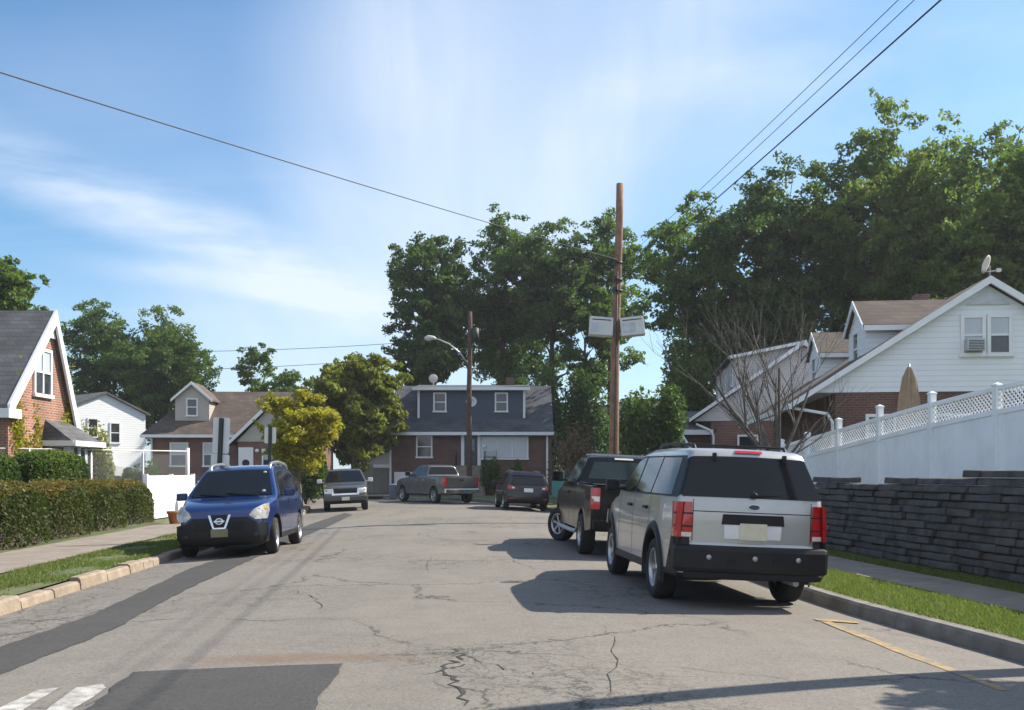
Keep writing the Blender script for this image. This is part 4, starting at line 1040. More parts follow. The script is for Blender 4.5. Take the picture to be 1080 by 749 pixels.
mb.build('wiper', M['black'], c.root)
c.cross_glass('windshield_sticker', (1.17, 1.137), (1.12, 1.169), .0, .0, M['white'], .012, rows=1, cols=1)
bpy.data.objects.remove(bpy.data.objects['windshield_sticker'])
mb = MB(); 
for yy, zz_, xx in ((.62, 1.17, 1.13), (.56, 1.50, .60)):
    p = c.D((xx, yy, zz_)); mb.lathe([(.001, .0), (.035, 0), (.035, .01), (.001, .01)], 'x', 10, (p[0]+.01, p[1], p[2]))
mb.build('inspection_sticker', M['sign_back'], c.root)

# --- grey green sport utility car farther up on the left, facing us
L = 4.80; h = L/2
c = Car('parked_car', 'grey green sport utility car facing the camera near the golden tree', GCAR, -7.2, 43.2, heading(.17, -1), L, .93, .68, suv_outline(L), (-1.31, 1.58), .375, 1.13, 1.75, M['taupe'], zb=.36, bow=.10, clad=.60, Ra=.46, tilt=True)
c.cross_glass('windshield', (1.04, 1.185), (.40, 1.64), .93, .90, M['car_glass'], .009)
c.cross_glass('rear_window', (-h+.092, 1.175), (-h+.318, 1.625), .955, .93, M['car_glass'], .010)
c.side('side_window', [(-1.98, 1.185), (-1.0, 1.185), (-1.0, 1.625), (-1.86, 1.615)], M['car_glass'], .007)
c.side('side_window', [(-.94, 1.185), (-.08, 1.185), (-.08, 1.63), (-.94, 1.63)], M['car_glass'], .007)
c.side('side_window', [(.0, 1.185), (.84, 1.185), (.42, 1.57), (.2, 1.625), (.0, 1.63)], M['car_glass'], .007)
c.wheels(.24, 5, 0, 'alloy', .63)
c.face('grille', [(-.46, .72), (.46, .72), (.50, .93), (-.50, .93)], M['black'], 1, .014, .03)
c.face('grille_frame', [(-.58, .66), (.58, .66), (.52, .73), (-.52, .73)], M['chrome'], 1, .02, .04)
for sg in (1, -1):
    c.face('headlight', [(sg*.55, .72), (sg*.86, .74), (sg*.86, .94), (sg*.55, .93)], M['clear_lens'], 1, .014)
    c.face('grille_frame', [(sg*.47, .72), (sg*.545, .70), (sg*.545, .94), (sg*.50, .94)], M['chrome'], 1, .02, .04)
c.gbox('front_bumper', h-.12, h+.04, -.88, .88, .42, .62, M['taupe'], bevel=.04)
c.face('number_plate', [(-.16, .44), (.16, .44), (.16, .58), (-.16, .58)], M['plate'], 1, .07, .02)
c.mirror(.78, 1.17, M['plate_white'], .12, .2, .17); c.handle(-.8, 1.03, M['black']); c.handle(.15, 1.03, M['black'])
c.rack(-1.75, .15, lambda x: 1.735, .56, M['black'], .07)
for x in (.92, -.04, -.97): c.seam(x, .5, 1.16)

# --- grey silver pickup seen at an angle where the street bends
L = 5.75; h = L/2
c = Car('pickup_truck', 'grey silver pickup truck turned across the street in front of the brick house', GCAR, -3.95, 51.3, heading(-.53, .85), L, 1.0, .72, pickup_outline(L), (-1.72, 1.86), .395, 1.33, 1.92, M['grey_silver'], zb=.46, bow=.07, Ra=.48)
c.cross_glass('rear_window', (-.835, 1.43), (-.748, 1.79), .90, .88, M['car_glass'], .010)
c.cross_glass('windshield', (1.12, 1.40), (.50, 1.82), .90, .88, M['car_glass'], .008)
c.side('side_window', [(.03, 1.37), (.98, 1.37), (.45, 1.79), (.03, 1.81)], M['car_glass2'], .007)
c.side('side_window', [(-.72, 1.39), (-.04, 1.37), (-.04, 1.81), (-.66, 1.79)], M['car_glass2'], .007)
c.wheels(.26, 5, 0, 'alloy', .66, .0)
c.gbox('rear_bumper', -h-.06, -h+.12, -.95, .95, .50, .74, M['chrome'], bevel=.03)
for sg in (1, -1):
    c.face('taillight', [(sg*.80, .86), (sg*.975, .86), (sg*.975, 1.27), (sg*.80, 1.27)], M['red_lens'], -1, .02, .06)
    c.side('taillight', [(-h+.1, .88), (-h+.28, .92), (-h+.28, 1.25), (-h+.1, 1.27)], M['red_lens'], .008, .03, (sg,))
    c.face('headlight', [(sg*.55, .86), (sg*.9, .88), (sg*.9, 1.06), (sg*.55, 1.04)], M['clear_lens'], 1, .012)
c.face('tailgate_handle', [(-.12, 1.12), (.12, 1.12), (.12, 1.2), (-.12, 1.2)], M['black'], -1, .012, .02)
c.face('tailgate_seam', [(-.78, .80), (.78, .80), (.78, .815), (-.78, .815)], M['under'], -1, .004, .01)
mb = MB(); mb.box(-h+.16, -.97, -.86, .86, 1.34, 1.352); mb.build('bed_cover', M['under'], c.root)
for x in (1.05, .0, -.80): c.seam(x, .55, 1.34)
c.handle(.2, 1.15, M['chrome']); c.handle(-.6, 1.15, M['chrome']); c.mirror(.86, 1.36, M['black'], .14, .24, .22)
for sg in (1, -1):
    mb = MB(); mb.tube([(1.2, sg*1.0, .42), (-1.0, sg*1.0, .42)], .05, 10); mb.build('side_step', M['black'], c.root)

# --- dark plum crossover seen from behind at the right kerb
L = 4.9; h = L/2
c = Car('parked_car', 'dark plum sport utility car seen from behind beside the dry bush', GCAR, .35, 44.2, heading(-.13, 1), L, .95, .66, crossover_outline(L), (-1.36, 1.46), .37, 1.10, 1.69, M['plum'], zb=.30, bow=.14, Ra=.44)
c.cross_glass('rear_window', (-h+.14, 1.09), (-h+.43, 1.44), .86, .84, M['car_glass'], .010)
c.cross_glass('windshield', (1.22, 1.105), (.53, 1.548), .90, .90, M['car_glass'], .009)
c.side('side_window', [(-1.9, 1.16), (-1.05, 1.13), (-1.05, 1.52), (-1.55, 1.49)], M['car_glass'], .007)
c.side('side_window', [(-.97, 1.12), (-.10, 1.10), (-.10, 1.55), (-.97, 1.53)], M['car_glass'], .007)
c.side('side_window', [(-.02, 1.10), (.9, 1.08), (.42, 1.45), (.1, 1.53), (-.02, 1.54)], M['car_glass'], .007)
c.wheels(.24, 5, 0, 'alloy', .68)
for sg in (1, -1):
    c.face('taillight', [(sg*.56, .93), (sg*.90, .90), (sg*.90, 1.02), (sg*.80, 1.08), (sg*.60, 1.02)], M['red_lens'], -1, .016, .05)
    c.face('reversing_lens', [(sg*.58, .94), (sg*.70, .93), (sg*.70, 1.0), (sg*.6, 1.0)], M['clear_lens'], -1, .022, .03)
    c.face('reflector', [(sg*.62, .5), (sg*.8, .5), (sg*.8, .54), (sg*.62, .54)], M['red_lens'], -1, .012, .03)
    mb = MB(); mb.tube([(-1.5, sg*.56, 1.66), (.2, sg*.56, 1.70)], .02, 8); mb.build('roof_rail', M['alloy'], c.root)
c.face('number_plate', [(-.19, .80), (.19, .80), (.19, .96), (-.19, .96)], M['plate_white'], -1, .016, .02)
c.face('rear_bumper', [(-.7, .36), (.7, .36), (.75, .50), (-.75, .50)], M['black'], -1, .014, .04)
c.cross_glass('spoiler', (-h+.43, 1.45), (-h+.60, 1.57), .9, .9, M['plum'], .03, rows=2)
c.handle(.06, .98, M['plum']); c.handle(-.92, 1.0, M['plum']); c.mirror(.78, 1.08, M['plum'], .13, .2, .15)
for x in (.98, -.06, -1.02): c.seam(x, .42, 1.10)

# ------------------------------------------------------------------ retaining wall and vinyl fence
rnd = random.Random(9)
def block_wall():
    mb = MB(); z = 3.0; steps = []
    s0, s1 = 3., 31.; rows = 15; rh = .115
    def top(zc):
        base = 1.44+(19.3-zc)*.036 if zc > 13 else 1.66
        return base
    for r_ in range(rows):
        zz_ = s0+(r_ % 2)*.22
        while zz_ < s1:
            ln = .5*rnd.uniform(.5, 1.6); zc = zz_+ln/2
            # the top course is stepped, each step is a few blocks long
            lim = top(round((zc+.6*math.sin(zc*.9))/2.3)*2.3)-.05+.06*math.sin(round(zc/1.5)*2.1)
            if r_*rh+rh*.6 < lim:
                x = WX(zc)+.010*r_+rnd.uniform(-.05, .04)
                z0 = VH(zc)-.06+r_*rh; a = math.atan(.105)
                m_ = Matrix.Translation((x, zc, 0)) @ Matrix.Rotation(a, 4, 'Z')
                t = .001; sk = rnd.uniform(-.035, .035); mb.add([m_ @ Vector(p) for p in ((0, -ln/2+t, z0+.003), (.32, -ln/2+t, z0+.003), (.32, ln/2-t, z0+.003), (sk, ln/2-t, z0+.003), (.02, -ln/2+t, z0+rh-.003+rnd.uniform(-.02, .004)), (.32, -ln/2+t, z0+rh-.004), (.32, ln/2-t, z0+rh-.004), (sk+.015, ln/2-t, z0+rh-.003+rnd.uniform(-.02, .004)))], [(0, 3, 2, 1), (4, 5, 6, 7), (0, 1, 5, 4), (1, 2, 6, 5), (2, 3, 7, 6), (3, 0, 4, 7)])
            zz_ += ln
    o = mb.build('retaining_wall', M['wall_block'], bevel=.02)
    # earth core behind the joints
    cb = MB(); cb.add([(WX(3)+.16, 3, VH(3)-.1), (WX(31)+.14, 31, VH(31)-.1), (WX(31)+.14, 31, .92), (WX(3)+.14, 3, 1.02), (WX(3)+.45, 3, VH(3)-.1), (WX(31)+.45, 31, VH(31)-.1), (WX(31)+.45, 31, .92), (WX(3)+.45, 3, 1.02)], [(0, 1, 2, 3), (3, 2, 6, 7), (4, 7, 6, 5), (0, 3, 7, 4), (1, 5, 6, 2)])
    core = cb.build('wall_core', M['wall_block'], o)
    return tag(o, 'dark grey block retaining wall along the right sidewalk, below the white fence', 'wall')
block_wall()

def FXf(z): return 9.0-.1*(z-17.5)
pz = [13.8, 16.05, 18.3, 20.6, 22.9, 25.1, 27.1, 29.0]
pt = [3.36, 3.28, 3.17, 3.20, 3.08, 2.90, 2.63, 2.5]
fr = empty('vinyl_fence', (FXf(13.8), 13.8, 1.0), 0, 'white vinyl fence with a lattice top above the dark block wall', 'fence')
def fl(x, y, z): return (x-FXf(13.8), y-13.8, z-1.0)
rail = [3.30, 3.19, 3.07, 2.93, 2.76, 2.58, 2.42, 2.28]
for i in range(8):
    x = FXf(pz[i]); zb_ = hill(x, pz[i])-.15; mb = MB(); a = math.atan(.1)
    m_ = Matrix.Translation(fl(x, pz[i], 0)) @ Matrix.Rotation(a, 4, 'Z')
    mb.box(-.065, .065, -.065, .065, zb_, pt[i]-.07, 0, m_); po = mb.build('fence_post', M['vinyl'], fr, bevel=.006)
    mb = MB(); mb.box(-.076, .076, -.076, .076, pt[i]-.07, pt[i]-.04, 0, m_)
    v = [tuple(m_ @ Vector(p)) for p in ((-.07, -.07, pt[i]-.04), (.07, -.07, pt[i]-.04), (.07, .07, pt[i]-.04), (-.07, .07, pt[i]-.04), (0, 0, pt[i]+.0))]
    mb.add(v, [(0, 1, 4), (1, 2, 4), (2, 3, 4), (3, 0, 4)]); mb.build('post_cap', M['vinyl'], po)
for i in range(7):
    z0, z1 = pz[i]+.065, pz[i+1]-.065; A = Vector((FXf(z0), z0, 0)); B = Vector((FXf(z1), z1, 0)); Ln = (B-A).length
    t0, t1 = rail[i], rail[i+1]; LH = .40
    def P(s, h, o=0, A=A, B=B, Ln=Ln, t0=t0, t1=t1):
        q = A.lerp(B, s/Ln); n = Vector(((B-A).y, -(B-A).x, 0)).normalized(); q = q+n*o
        return fl(q.x, q.y, h+t0+(t1-t0)*s/Ln)
    def slab(mb, s0, s1, h0, h1, o0, o1):
        v = [P(s, h, o) for o in (o0, o1) for h in (h0, h1) for s in (s0, s1)]
        mb.add(v, [(0, 1, 3, 2), (4, 6, 7, 5), (0, 4, 5, 1), (2, 3, 7, 6), (0, 2, 6, 4), (1, 5, 7, 3)])
    zlow = min(hill(A.x, z0), hill(B.x, z1))
    mb = MB(); n = 13
    for k in range(n): slab(mb, Ln*k/n+.003, Ln*(k+1)/n-.003, -2.15, -LH-.05, -.016+.003*(k % 2), .016)
    pn = mb.build('fence_panel', M['vinyl'], fr)
    mb = MB(); slab(mb, 0, Ln, -.055, .03, -.034, .034); mb.build('top_rail', M['vinyl'], pn, bevel=.006)
    mb = MB(); slab(mb, 0, Ln, -LH-.10, -LH, -.036, .036); mb.build('mid_rail', M['vinyl'], pn, bevel=.006); mb = MB(); slab(mb, 0, Ln, -2.2, -2.1, -.036, .036); mb.build('bottom_rail', M['vinyl'], pn)
    mb = MB(); sp = .115; w_ = .019
    for d in (1, -1):
        k = -LH
        while k < Ln+LH:
            pts = []
            # strip from (k, bottom) to (k + d*LH, top), clipped to the panel
            for tt in (0, 1):
                pass
            s_a, s_b = (k, k+LH) if d > 0 else (k+LH, k); h_a, h_b = -LH, -.05
            def clip(sa, ha, sb, hb):
                for lim, sign in ((0, 1), (Ln, -1)):
                    if (sa-lim)*sign < 0 and (sb-lim)*sign < 0: return None
                    if (sa-lim)*sign < 0: t = (lim-sa)/(sb-sa); sa, ha = lim, ha+(hb-ha)*t
                    elif (sb-lim)*sign < 0: t = (lim-sa)/(sb-sa); sb, hb = lim, ha+(hb-ha)*t
                return sa, ha, sb, hb
            q = clip(s_a, h_a, s_b, h_b)
            if q:
                sa, ha, sb, hb = q; o0, o1 = (-.008, -.001) if d > 0 else (.001, .008)
                v = [P(s, h, o) for o in (o0, o1) for (s, h) in ((sa-w_, ha), (sa+w_, ha), (sb+w_, hb), (sb-w_, hb))]
                mb.add(v, [(0, 1, 2, 3), (4, 7, 6, 5), (0, 4, 5, 1), (2, 6, 7, 3), (0, 3, 7, 4), (1, 5, 6, 2)])
            k += sp
    mb.build('lattice', M['vinyl'], pn)

# closed patio umbrella and lamp post behind the fence
u = empty('patio_umbrella', (10.45, 26.2, hill(10.45, 26.2)), 0, 'closed tan patio umbrella standing behind the white fence', 'umbrella')
mb = MB(); prof = [(.30, 1.05), (.30, 1.1), (.27, 1.6), (.22, 2.2), (.15, 2.75), (.06, 3.0), (.02, 3.05)]; V = []; n = 24
for r_, z in prof:
    for k in range(n):
        q = r_*(1+.22*math.cos(8*2*math.pi*k/n+z)); V.append((q*math.cos(2*math.pi*k/n), q*math.sin(2*math.pi*k/n), z))
mb.add(V, [(i*n+k, i*n+(k+1) % n, (i+1)*n+(k+1) % n, (i+1)*n+k) for i in range(len(prof)-1) for k in range(n)], 0, False); mb.build('canopy', M['canvas'], u)
mb = MB(); mb.tube([(0, 0, 0), (0, 0, 3.12)], .024, 8); mb.build('pole', M['metal'], u)
mb = MB(); mb.lathe([(.001, 0), (.3, 0), (.28, .06), (.05, .1), (.001, .1)], 'z', 16); mb.build('base', M['metal_dark'], u)

# ------------------------------------------------------------------ houses
def window(parent, cx, cy, cz, w, h, face='-y', frame='white', pane='glass', depth=.06, fw=.09, mull=0, rail_=True, name='window', low='glass'):
    """sash window set on a wall; face says which way the wall looks (local axes)"""
    def T(a, d, z):   # a along wall, d outward
        return {'-y': (cx+a, cy-d, z), '+y': (cx-a, cy+d, z), '+x': (cx+d, cy+a, z), '-x': (cx-d, cy-a, z)}[face]
    def bx(mb, a0, a1, z0, z1, d0, d1):
        v = [T(a, d, z) for z in (z0, z1) for d in (d0, d1) for a in (a0, a1)]
        mb.add(v, [(0, 2, 3, 1), (4, 5, 7, 6), (0, 1, 5, 4), (2, 6, 7, 3), (0, 4, 6, 2), (1, 3, 7, 5)])
    mb = MB(); a = w/2; b = h/2
    bx(mb, -a-fw, -a, cz-b-fw, cz+b+fw, -.02, depth); bx(mb, a, a+fw, cz-b-fw, cz+b+fw, -.02, depth)
    bx(mb, -a, a, cz+b, cz+b+fw, -.02, depth-.002); bx(mb, -a-.04-fw, a+.04+fw, cz-b-fw-.04, cz-b-fw*.3, -.02, depth+.04)
    if rail_: bx(mb, -a, a, cz-.03, cz+.03, -.01, depth-.012)
    for k in range(1, mull+1):
        x = -a+w*k/(mull+1); bx(mb, x-.035, x+.035, cz-b, cz+b, -.01, depth-.006)
    fo = mb.build(name, M[frame], parent)
    mb = MB(); bx(mb, -a, a, cz, cz+b, -.01, .022); mb.build('pane', M[pane], fo)
    mb = MB(); bx(mb, -a, a, cz-b, cz, -.01, .014); mb.build('pane', M[low], fo)
    return fo

# --- brick house with the slate roof at the end of the street (local: +x right, -y faces us)
H = empty('brick_house', (-2.6, 63.0, .12), 0, 'brown brick house with slate roof and blue dormer closing the street', 'house')
hw = 5.1; dep = 8.2; ev = 3.98; rg = 7.25
mb = MB(); mb.box(-hw, hw, 0, dep, -.2, ev-.08); mb.build('wall', M['brick_brown'], H)
def gable_roof_x(parent, x0, x1, y0, y1, ze, zr_, mat, t=.16, name='roof'):
    ym = (y0+y1)/2; mb = MB(); poly = [(y0, ze), (ym, zr_), (y1, ze), (y1, ze-t), (ym, zr_-t), (y0, ze-t)]
    mb.prism(poly, x0, x1, 'x'); return mb.build(name, mat, parent)
ro = gable_roof_x(H, -hw-.12, hw+.12, -.45, dep+.45, ev, rg, M['shingle_slate'])
for x in (-hw, hw):
    mb = MB(); mb.prism([(0, ev-.081), (dep, ev-.081), (dep/2, rg-.42)], x-.05, x+.05, 'x'); mb.build('gable_wall', M['side_blue'], H)
window(H, hw+.05, 2.6, 5.2, .8, 1.2, '+x'); window(H, hw+.05, 5.0, 5.2, .8, 1.2, '+x')
mb = MB(); mb.box(-hw-.14, hw+.14, -.55, -.42, ev-.22, ev-.02); mb.build('gutter', M['white'], H)
for x in (-hw+.02, hw-.28):
    mb = MB(); mb.box(x-.06, x+.06, -.13, -.03, 0, ev-.2); mb.build('downspout', M['white'], H)
# shed dormer
d0, d1, db, dt = -3.45, 3.45, 5.0, 6.72; yd = .75
def roof_y(z): return -.45+(z-ev)/(rg-ev)*(dep/2+.45)
mb = MB(); mb.prism([(yd, db-.4), (yd, dt), (roof_y(7.15), 7.05), (dep/2, 6.6), (dep/2, db-.4)], d0, d1, 'x'); dm = mb.build('dormer', M['side_blue'], H)
mb = MB(); mb.prism([(yd-.32, dt-.02), (roof_y(7.2)+.35, 7.2), (roof_y(7.2)+.35, 7.34), (yd-.32, dt+.12)], d0-.28, d1+.28, 'x'); mb.build('dormer_roof', M['shingle_slate'], H)
mb = MB(); mb.box(d0-.3, d1+.3, yd-.40, yd-.322, dt-.06, dt+.14)
for x in (d0+.07, d1-.07): mb.box(x-.07, x+.07, yd-.05, yd+.05, db-.1, dt-.05)
mb.build('dormer_trim', M['white'], H)
window(H, -2.02, yd, 5.92, .66, 1.05); window(H, 1.92, yd, 5.92, .66, 1.05)
mb = MB(); mb.lathe([(.22, .02), (.22, -.06), (.34, -.06), (.34, .02)], 'y', 24, (.0, yd, 5.95)); rw = mb.build('round_window', M['white'], H)
mb = MB(); mb.lathe([(.001, -.03), (.23, -.03)], 'y', 24, (.0, yd, 5.95)); mb.build('pane', M['blind'], rw)
window(H, -2.95, 0, 3.05, .85, 1.2)
window(H, 2.15, 0, 2.98, 2.8, 1.25, mull=2, pane='blind', low='blind', rail_=False)
mb = MB(); mb.box(.95, 1.6, -.3, -.03, 2.42, 2.85); ac = mb.build('air_conditioner', M['metal'], H, bevel=.02)
mb = MB(); mb.box(-.42, .42, -.05, .0, 1.90, 3.78); dr = mb.build('door', M['door'], H)
mb = MB(); mb.box(-.25, .25, -.062, -.052, 2.8, 3.55); mb.build('pane', M['glass'], dr)
mb = MB(); mb.box(-.62, -.42, -.09, .0, 1.86, 3.82); mb.box(.42, .62, -.09, .0, 1.86, 3.82); mb.box(-.62, .62, -.1, 0, 3.82, 3.9); mb.build('door_frame', M['white'], H)
mb = MB(); mb.lathe([(.001, -.1), (.09, -.05), (.1, .08), (.001, .12)], 'z', 12, (.88, -.12, 3.05)); mb.build('porch_light', M['white'], H)
mb = MB()
for k in range(8): mb.box(-.95, .95, -.8-.3*(k+1), -.8-.3*k, -.1, 1.86-.22*(k+1))
mb.box(-.95, .95, -.8, -.0, -.1, 1.84); st = mb.build('steps', M['concrete'], H)
for x in (-.9, .9):
    mb = MB(); mb.tube([(x, -.1, 2.75), (x, -.8, 2.75), (x, -3.1, .9)], .025, 6); [mb.tube([(x, yy, 1.84-(max(0, -yy-.8))*.73), (x, yy, 2.75-(max(0, -yy-.8))*.8)], .018, 6) for yy in (-.15, -.8, -1.6, -2.4, -3.05)]
    mb.build('handrail', M['black'], H)
mb = MB(); mb.box(-hw+.25, -hw+2.0, -.05, .0, .0, 1.45)
for k in range(1, 4): mb.box(-hw+.25, -hw+2.0, -.062, -.05, k*.36-.01, k*.36+.01)
mb.build('garage_door', M['white'], H)
mb = MB(); mb.box(2.2, 2.75, dep/2-.2, dep/2+.3, rg-.5, rg+.55); mb.build('chimney', M['brick_brown'], H)
mb = MB(); mb.tube([(-2.6, 2.8, 6.9), (-2.6, 2.8, 7.55)], .03, 6); V = []
mb.lathe([(.001, .0), (.18, .03), (.3, .1)], 'y', 16, (-2.6, 2.65, 7.62)); mb.build('satellite_dish', M['offwhite'], H)

# --- brown roofed house on the left beyond the bend
H = empty('brown_roofed_house', (-16.9, 61.5, .1), R(3), 'house with brown shingle roof, beige dormer and front gable, left of the golden tree', 'house')
hw = 5.3; dep = 8.; ev = 3.75; rg = 6.75
mb = MB(); mb.box(-hw, hw-.5, 0, dep, -.2, ev-.06); mb.build('wall', M['brick_maroon'], H)
ym = dep/2
mb = MB(); e = .5; x0, x1 = -hw-e, hw-.5+e; y0, y1 = -e, dep+e
mb.add([(x0, y0, ev), (x1, y0, ev), (x1, y1, ev), (x0, y1, ev), (x0+2.3, ym, rg), (x1, ym, rg), (x0, y0, ev-.14), (x1, y0, ev-.14), (x1, y1, ev-.14), (x0, y1, ev-.14)],
       [(0, 1, 5, 4), (2, 3, 4, 5), (3, 0, 4), (1, 2, 5), (0, 6, 7, 1), (1, 7, 8, 2), (2, 8, 9, 3), (3, 9, 6, 0), (6, 9, 8, 7)]); mb.build('roof', M['shingle_brown'], H)
mb = MB(); mb.box(x0, .9, y0-.1, y0, ev-.18, ev+.0); mb.build('gutter', M['white'], H)
mb = MB(); mb.box(-hw-.0, -hw+.1, -.1, -.0, 0, ev-.2); mb.build('downspout', M['white'], H)
def gable_dormer(H, xc, w, yf, zb_, ze, zp, yback, wallm, roofm, win=True, ov=.22):
    mb = MB(); mb.prism([(xc-w/2, zb_), (xc-w/2, ze), (xc, zp), (xc+w/2, ze), (xc+w/2, zb_)], yf, yback, 'y'); d = mb.build('dormer', M[wallm], H)
    sl = (zp-ze)/(w/2); a = w/2+ov; t = .1
    poly = [(xc-a, ze-ov*sl+.03), (xc, zp+.03), (xc+a, ze-ov*sl+.03), (xc+a, ze-ov*sl+.03+t), (xc, zp+.03+t*1.2), (xc-a, ze-ov*sl+.03+t)]
    mb = MB(); mb.prism(poly, yf-.2, yback, 'y'); mb.build('dormer_roof', M[roofm], d)
    mb = MB(); poly2 = [(p[0], p[1]-.06 if i < 3 else p[1]+.015) for i, p in enumerate(poly)]
    mb.prism(poly2, yf-.26, yf-.202, 'y'); mb.build('dormer_trim', M['white'], d)
    if win: window(d, xc, yf, (zb_+ze)/2+.25, .55, .95, fw=.08)
    return d
gable_dormer(H, -3.05, 2.1, .9, 4.5, 6.05, 6.95, 3.6, 'side_beige', 'shingle_brown')
# projecting front gable
gx0, gx1 = .2, 4.6; gm = (gx0+gx1)/2
mb = MB(); mb.box(gx0+.1, gx1, -1.4, .2, -.2, 3.3); mb.build('wall', M['brick_maroon'], H)
mb = MB(); mb.prism([(gx0, 3.3), (gm, 5.55), (gx1+.1, 3.3)], -1.45, 2.6, 'y'); mb.build('gable_wall', M['side_beige'], H)
mb = MB(); mb.prism([(gx0-.45, 3.1), (gm, 5.70), (gx1+.5, 3.1), (gx1+.5, 3.24), (gm, 5.86), (gx0-.45, 3.24)], -1.7, 3., 'y'); gr = mb.build('porch_roof', M['shingle_brown'], H)
mb = MB(); mb.prism([(gx0-.47, 3.02), (gm, 5.60), (gx1+.52, 3.02), (gx1+.52, 3.26), (gm, 5.88), (gx0-.47, 3.26)], -1.78, -1.702, 'y'); mb.build('rake_trim', M['white'], gr)
window(H, 2.75, -1.4, 2.2, 1.9, 1.15, mull=1, pane='blind', low='glass', rail_=False)
mb = MB(); mb.box(.32, 1.2, -1.46, -1.4, .75, 2.95); dr = mb.build('door', M['white'], H)
mb = MB(); mb.lathe([(.001, 0), (.22, 0)], 'y', 20, (.76, -1.475, 2.0)); o = mb.build('pane', M['glass'], dr); 
mb = MB(); mb.lathe([(.001, -.12), (.12, -.06), (.12, .06), (.001, .12)], 'z', 12, (1.45, -1.55, 2.75)); mb.build('porch_light', M['white'], H)
window(H, -3.6, 0, 2.55, .95, 1.3, pane='blind'); window(H, -1.6, 0, 2.55, .95, 1.3, pane='blind')

# --- small white house far left
H = empty('white_house', (-28.6, 70, .05), R(48), 'small white two storey house behind the pale blossoming bush', 'house')
mb = MB(); mb.prism([(-3.0, -.2), (-3.0, 5.7), (0, 7.0), (3.0, 5.7), (3.0, -.2)], 0, 8, 'y'); mb.build('wall', M['side_white'], H)
mb = MB(); mb.prism([(-3.3, 5.60), (0, 7.03), (3.3, 5.60), (3.3, 5.74), (0, 7.17), (-3.3, 5.74)], -.2, 9.2, 'y'); mb.build('roof', M['shingle_grey'], H)
mb = MB(); mb.prism([(-6.5, -.2), (-6.5, 3.2), (-3.0, 4.6), (-3.0, -.2)], 1.5, 7.5, 'y'); mb.build('side_wing', M['shingle_grey'], H)
window(H, -.9, 0, 4.6, .6, 1.2); window(H, .7, 0, 4.3, .6, 1.3)
mb = MB(); mb.prism([(-.8, 1.3), (2.9, 1.15), (2.9, 1.3), (-.8, 2.2)], -1.4, 0, 'y'); mb.build('porch_roof', M['white'], H)

# --- red brick house at the left edge; its gable looks on to the street (+x)
H = empty('red_brick_house', (-14, 27.4, .05), 0, 'red brick house with steep white trimmed gable and ivy at left edge', 'house')
A0, A1, PK, ez0, ez1, pk = .25, 4.25, 2.75, 3.45, 2.9, 6.15     # along y
mb = MB(); mb.prism([(A0, -.2), (A0, ez0), (PK, pk-.05), (A1, ez1), (A1, -.2)], -9, 0, 'x'); mb.build('wall', M['brick_red'], H)
def ext(y, z, y2, z2, k): l = math.dist((y, z), (y2, z2)); return (y+(y-y2)/l*k, z+(z-z2)/l*k)
n0 = ext(A0, ez0, PK, pk, .42); n1 = ext(A1, ez1, PK, pk, .30); t = .16
mb = MB(); mb.prism([n0, (PK, pk), n1, (n1[0]+t, n1[1]+.02), (PK, pk+.22), (n0[0]-.02, n0[1]+t*1.2)], -9.2, .14, 'x'); ro = mb.build('roof', M['shingle_grey'], H)
mb = MB(); mb.prism([(n0[0]+.05, n0[1]-.12), (PK, pk-.2), (n1[0]-.1, n1[1]-.04), (n1[0]+t+.01, n1[1]+.02), (PK, pk+.24), (n0[0]-.04, n0[1]+t*1.25)], .145, .22, 'x'); mb.build('rake_trim', M['white'], H)
mb = MB(); mb.box(-.3, .24, n0[1]*0+A0-.42, A0+.30, ez0-.48, ez0-.22); mb.build('cornice', M['white'], H)
mb = MB(); mb.prism([(PK-.28, pk-.62), (PK, pk-.22), (PK+.2, pk-.62)], .0, .1, 'x'); mb.build('gable_trim', M['white'], H)
window(H, 0, 2.25, 4.45, .95, 1.25, '+x', mull=1, pane='blind', low='glass')
# bay with its own little roof
mb = MB(); mb.box(.0, .7, 2.5, 4.15, -.2, 2.35); by = mb.build('bay', M['white'], H)
for k, yy in enumerate((2.85, 3.33, 3.81)): window(by, .7, yy, 1.55, .34, 1.35, '+x', fw=.05, rail_=False)
window(by, .36, 2.5, 1.55, .4, 1.35, '-y', fw=.05, rail_=False)
mb = MB(); mb.add([(0, 2.25, 2.45), (.95, 2.25, 2.38), (.95, 4.4, 2.38), (0, 4.4, 2.45), (0, 2.45, 3.05), (0, 4.2, 3.05), (.0, 2.25, 2.36), (.95, 2.25, 2.30), (.95, 4.4, 2.30), (0, 4.4, 2.36)], [(0, 1, 4), (1, 2, 5, 4), (2, 3, 5), (0, 6, 7, 1), (1, 7, 8, 2), (2, 8, 9, 3), (6, 9, 8, 7)]); mb.build('bay_roof', M['shingle_grey'], by)
mb = MB(); mb.box(.96, 1.02, 2.22, 4.43, 2.26, 2.42); mb.box(0, .96, 2.19, 2.248, 2.26, 2.42); mb.build('bay_trim', M['white'], by)
mb = MB(); mb.box(-2.6, -.9, .15, .248, .3, 2.6); mb.build('arched_window', M['glass'], H)
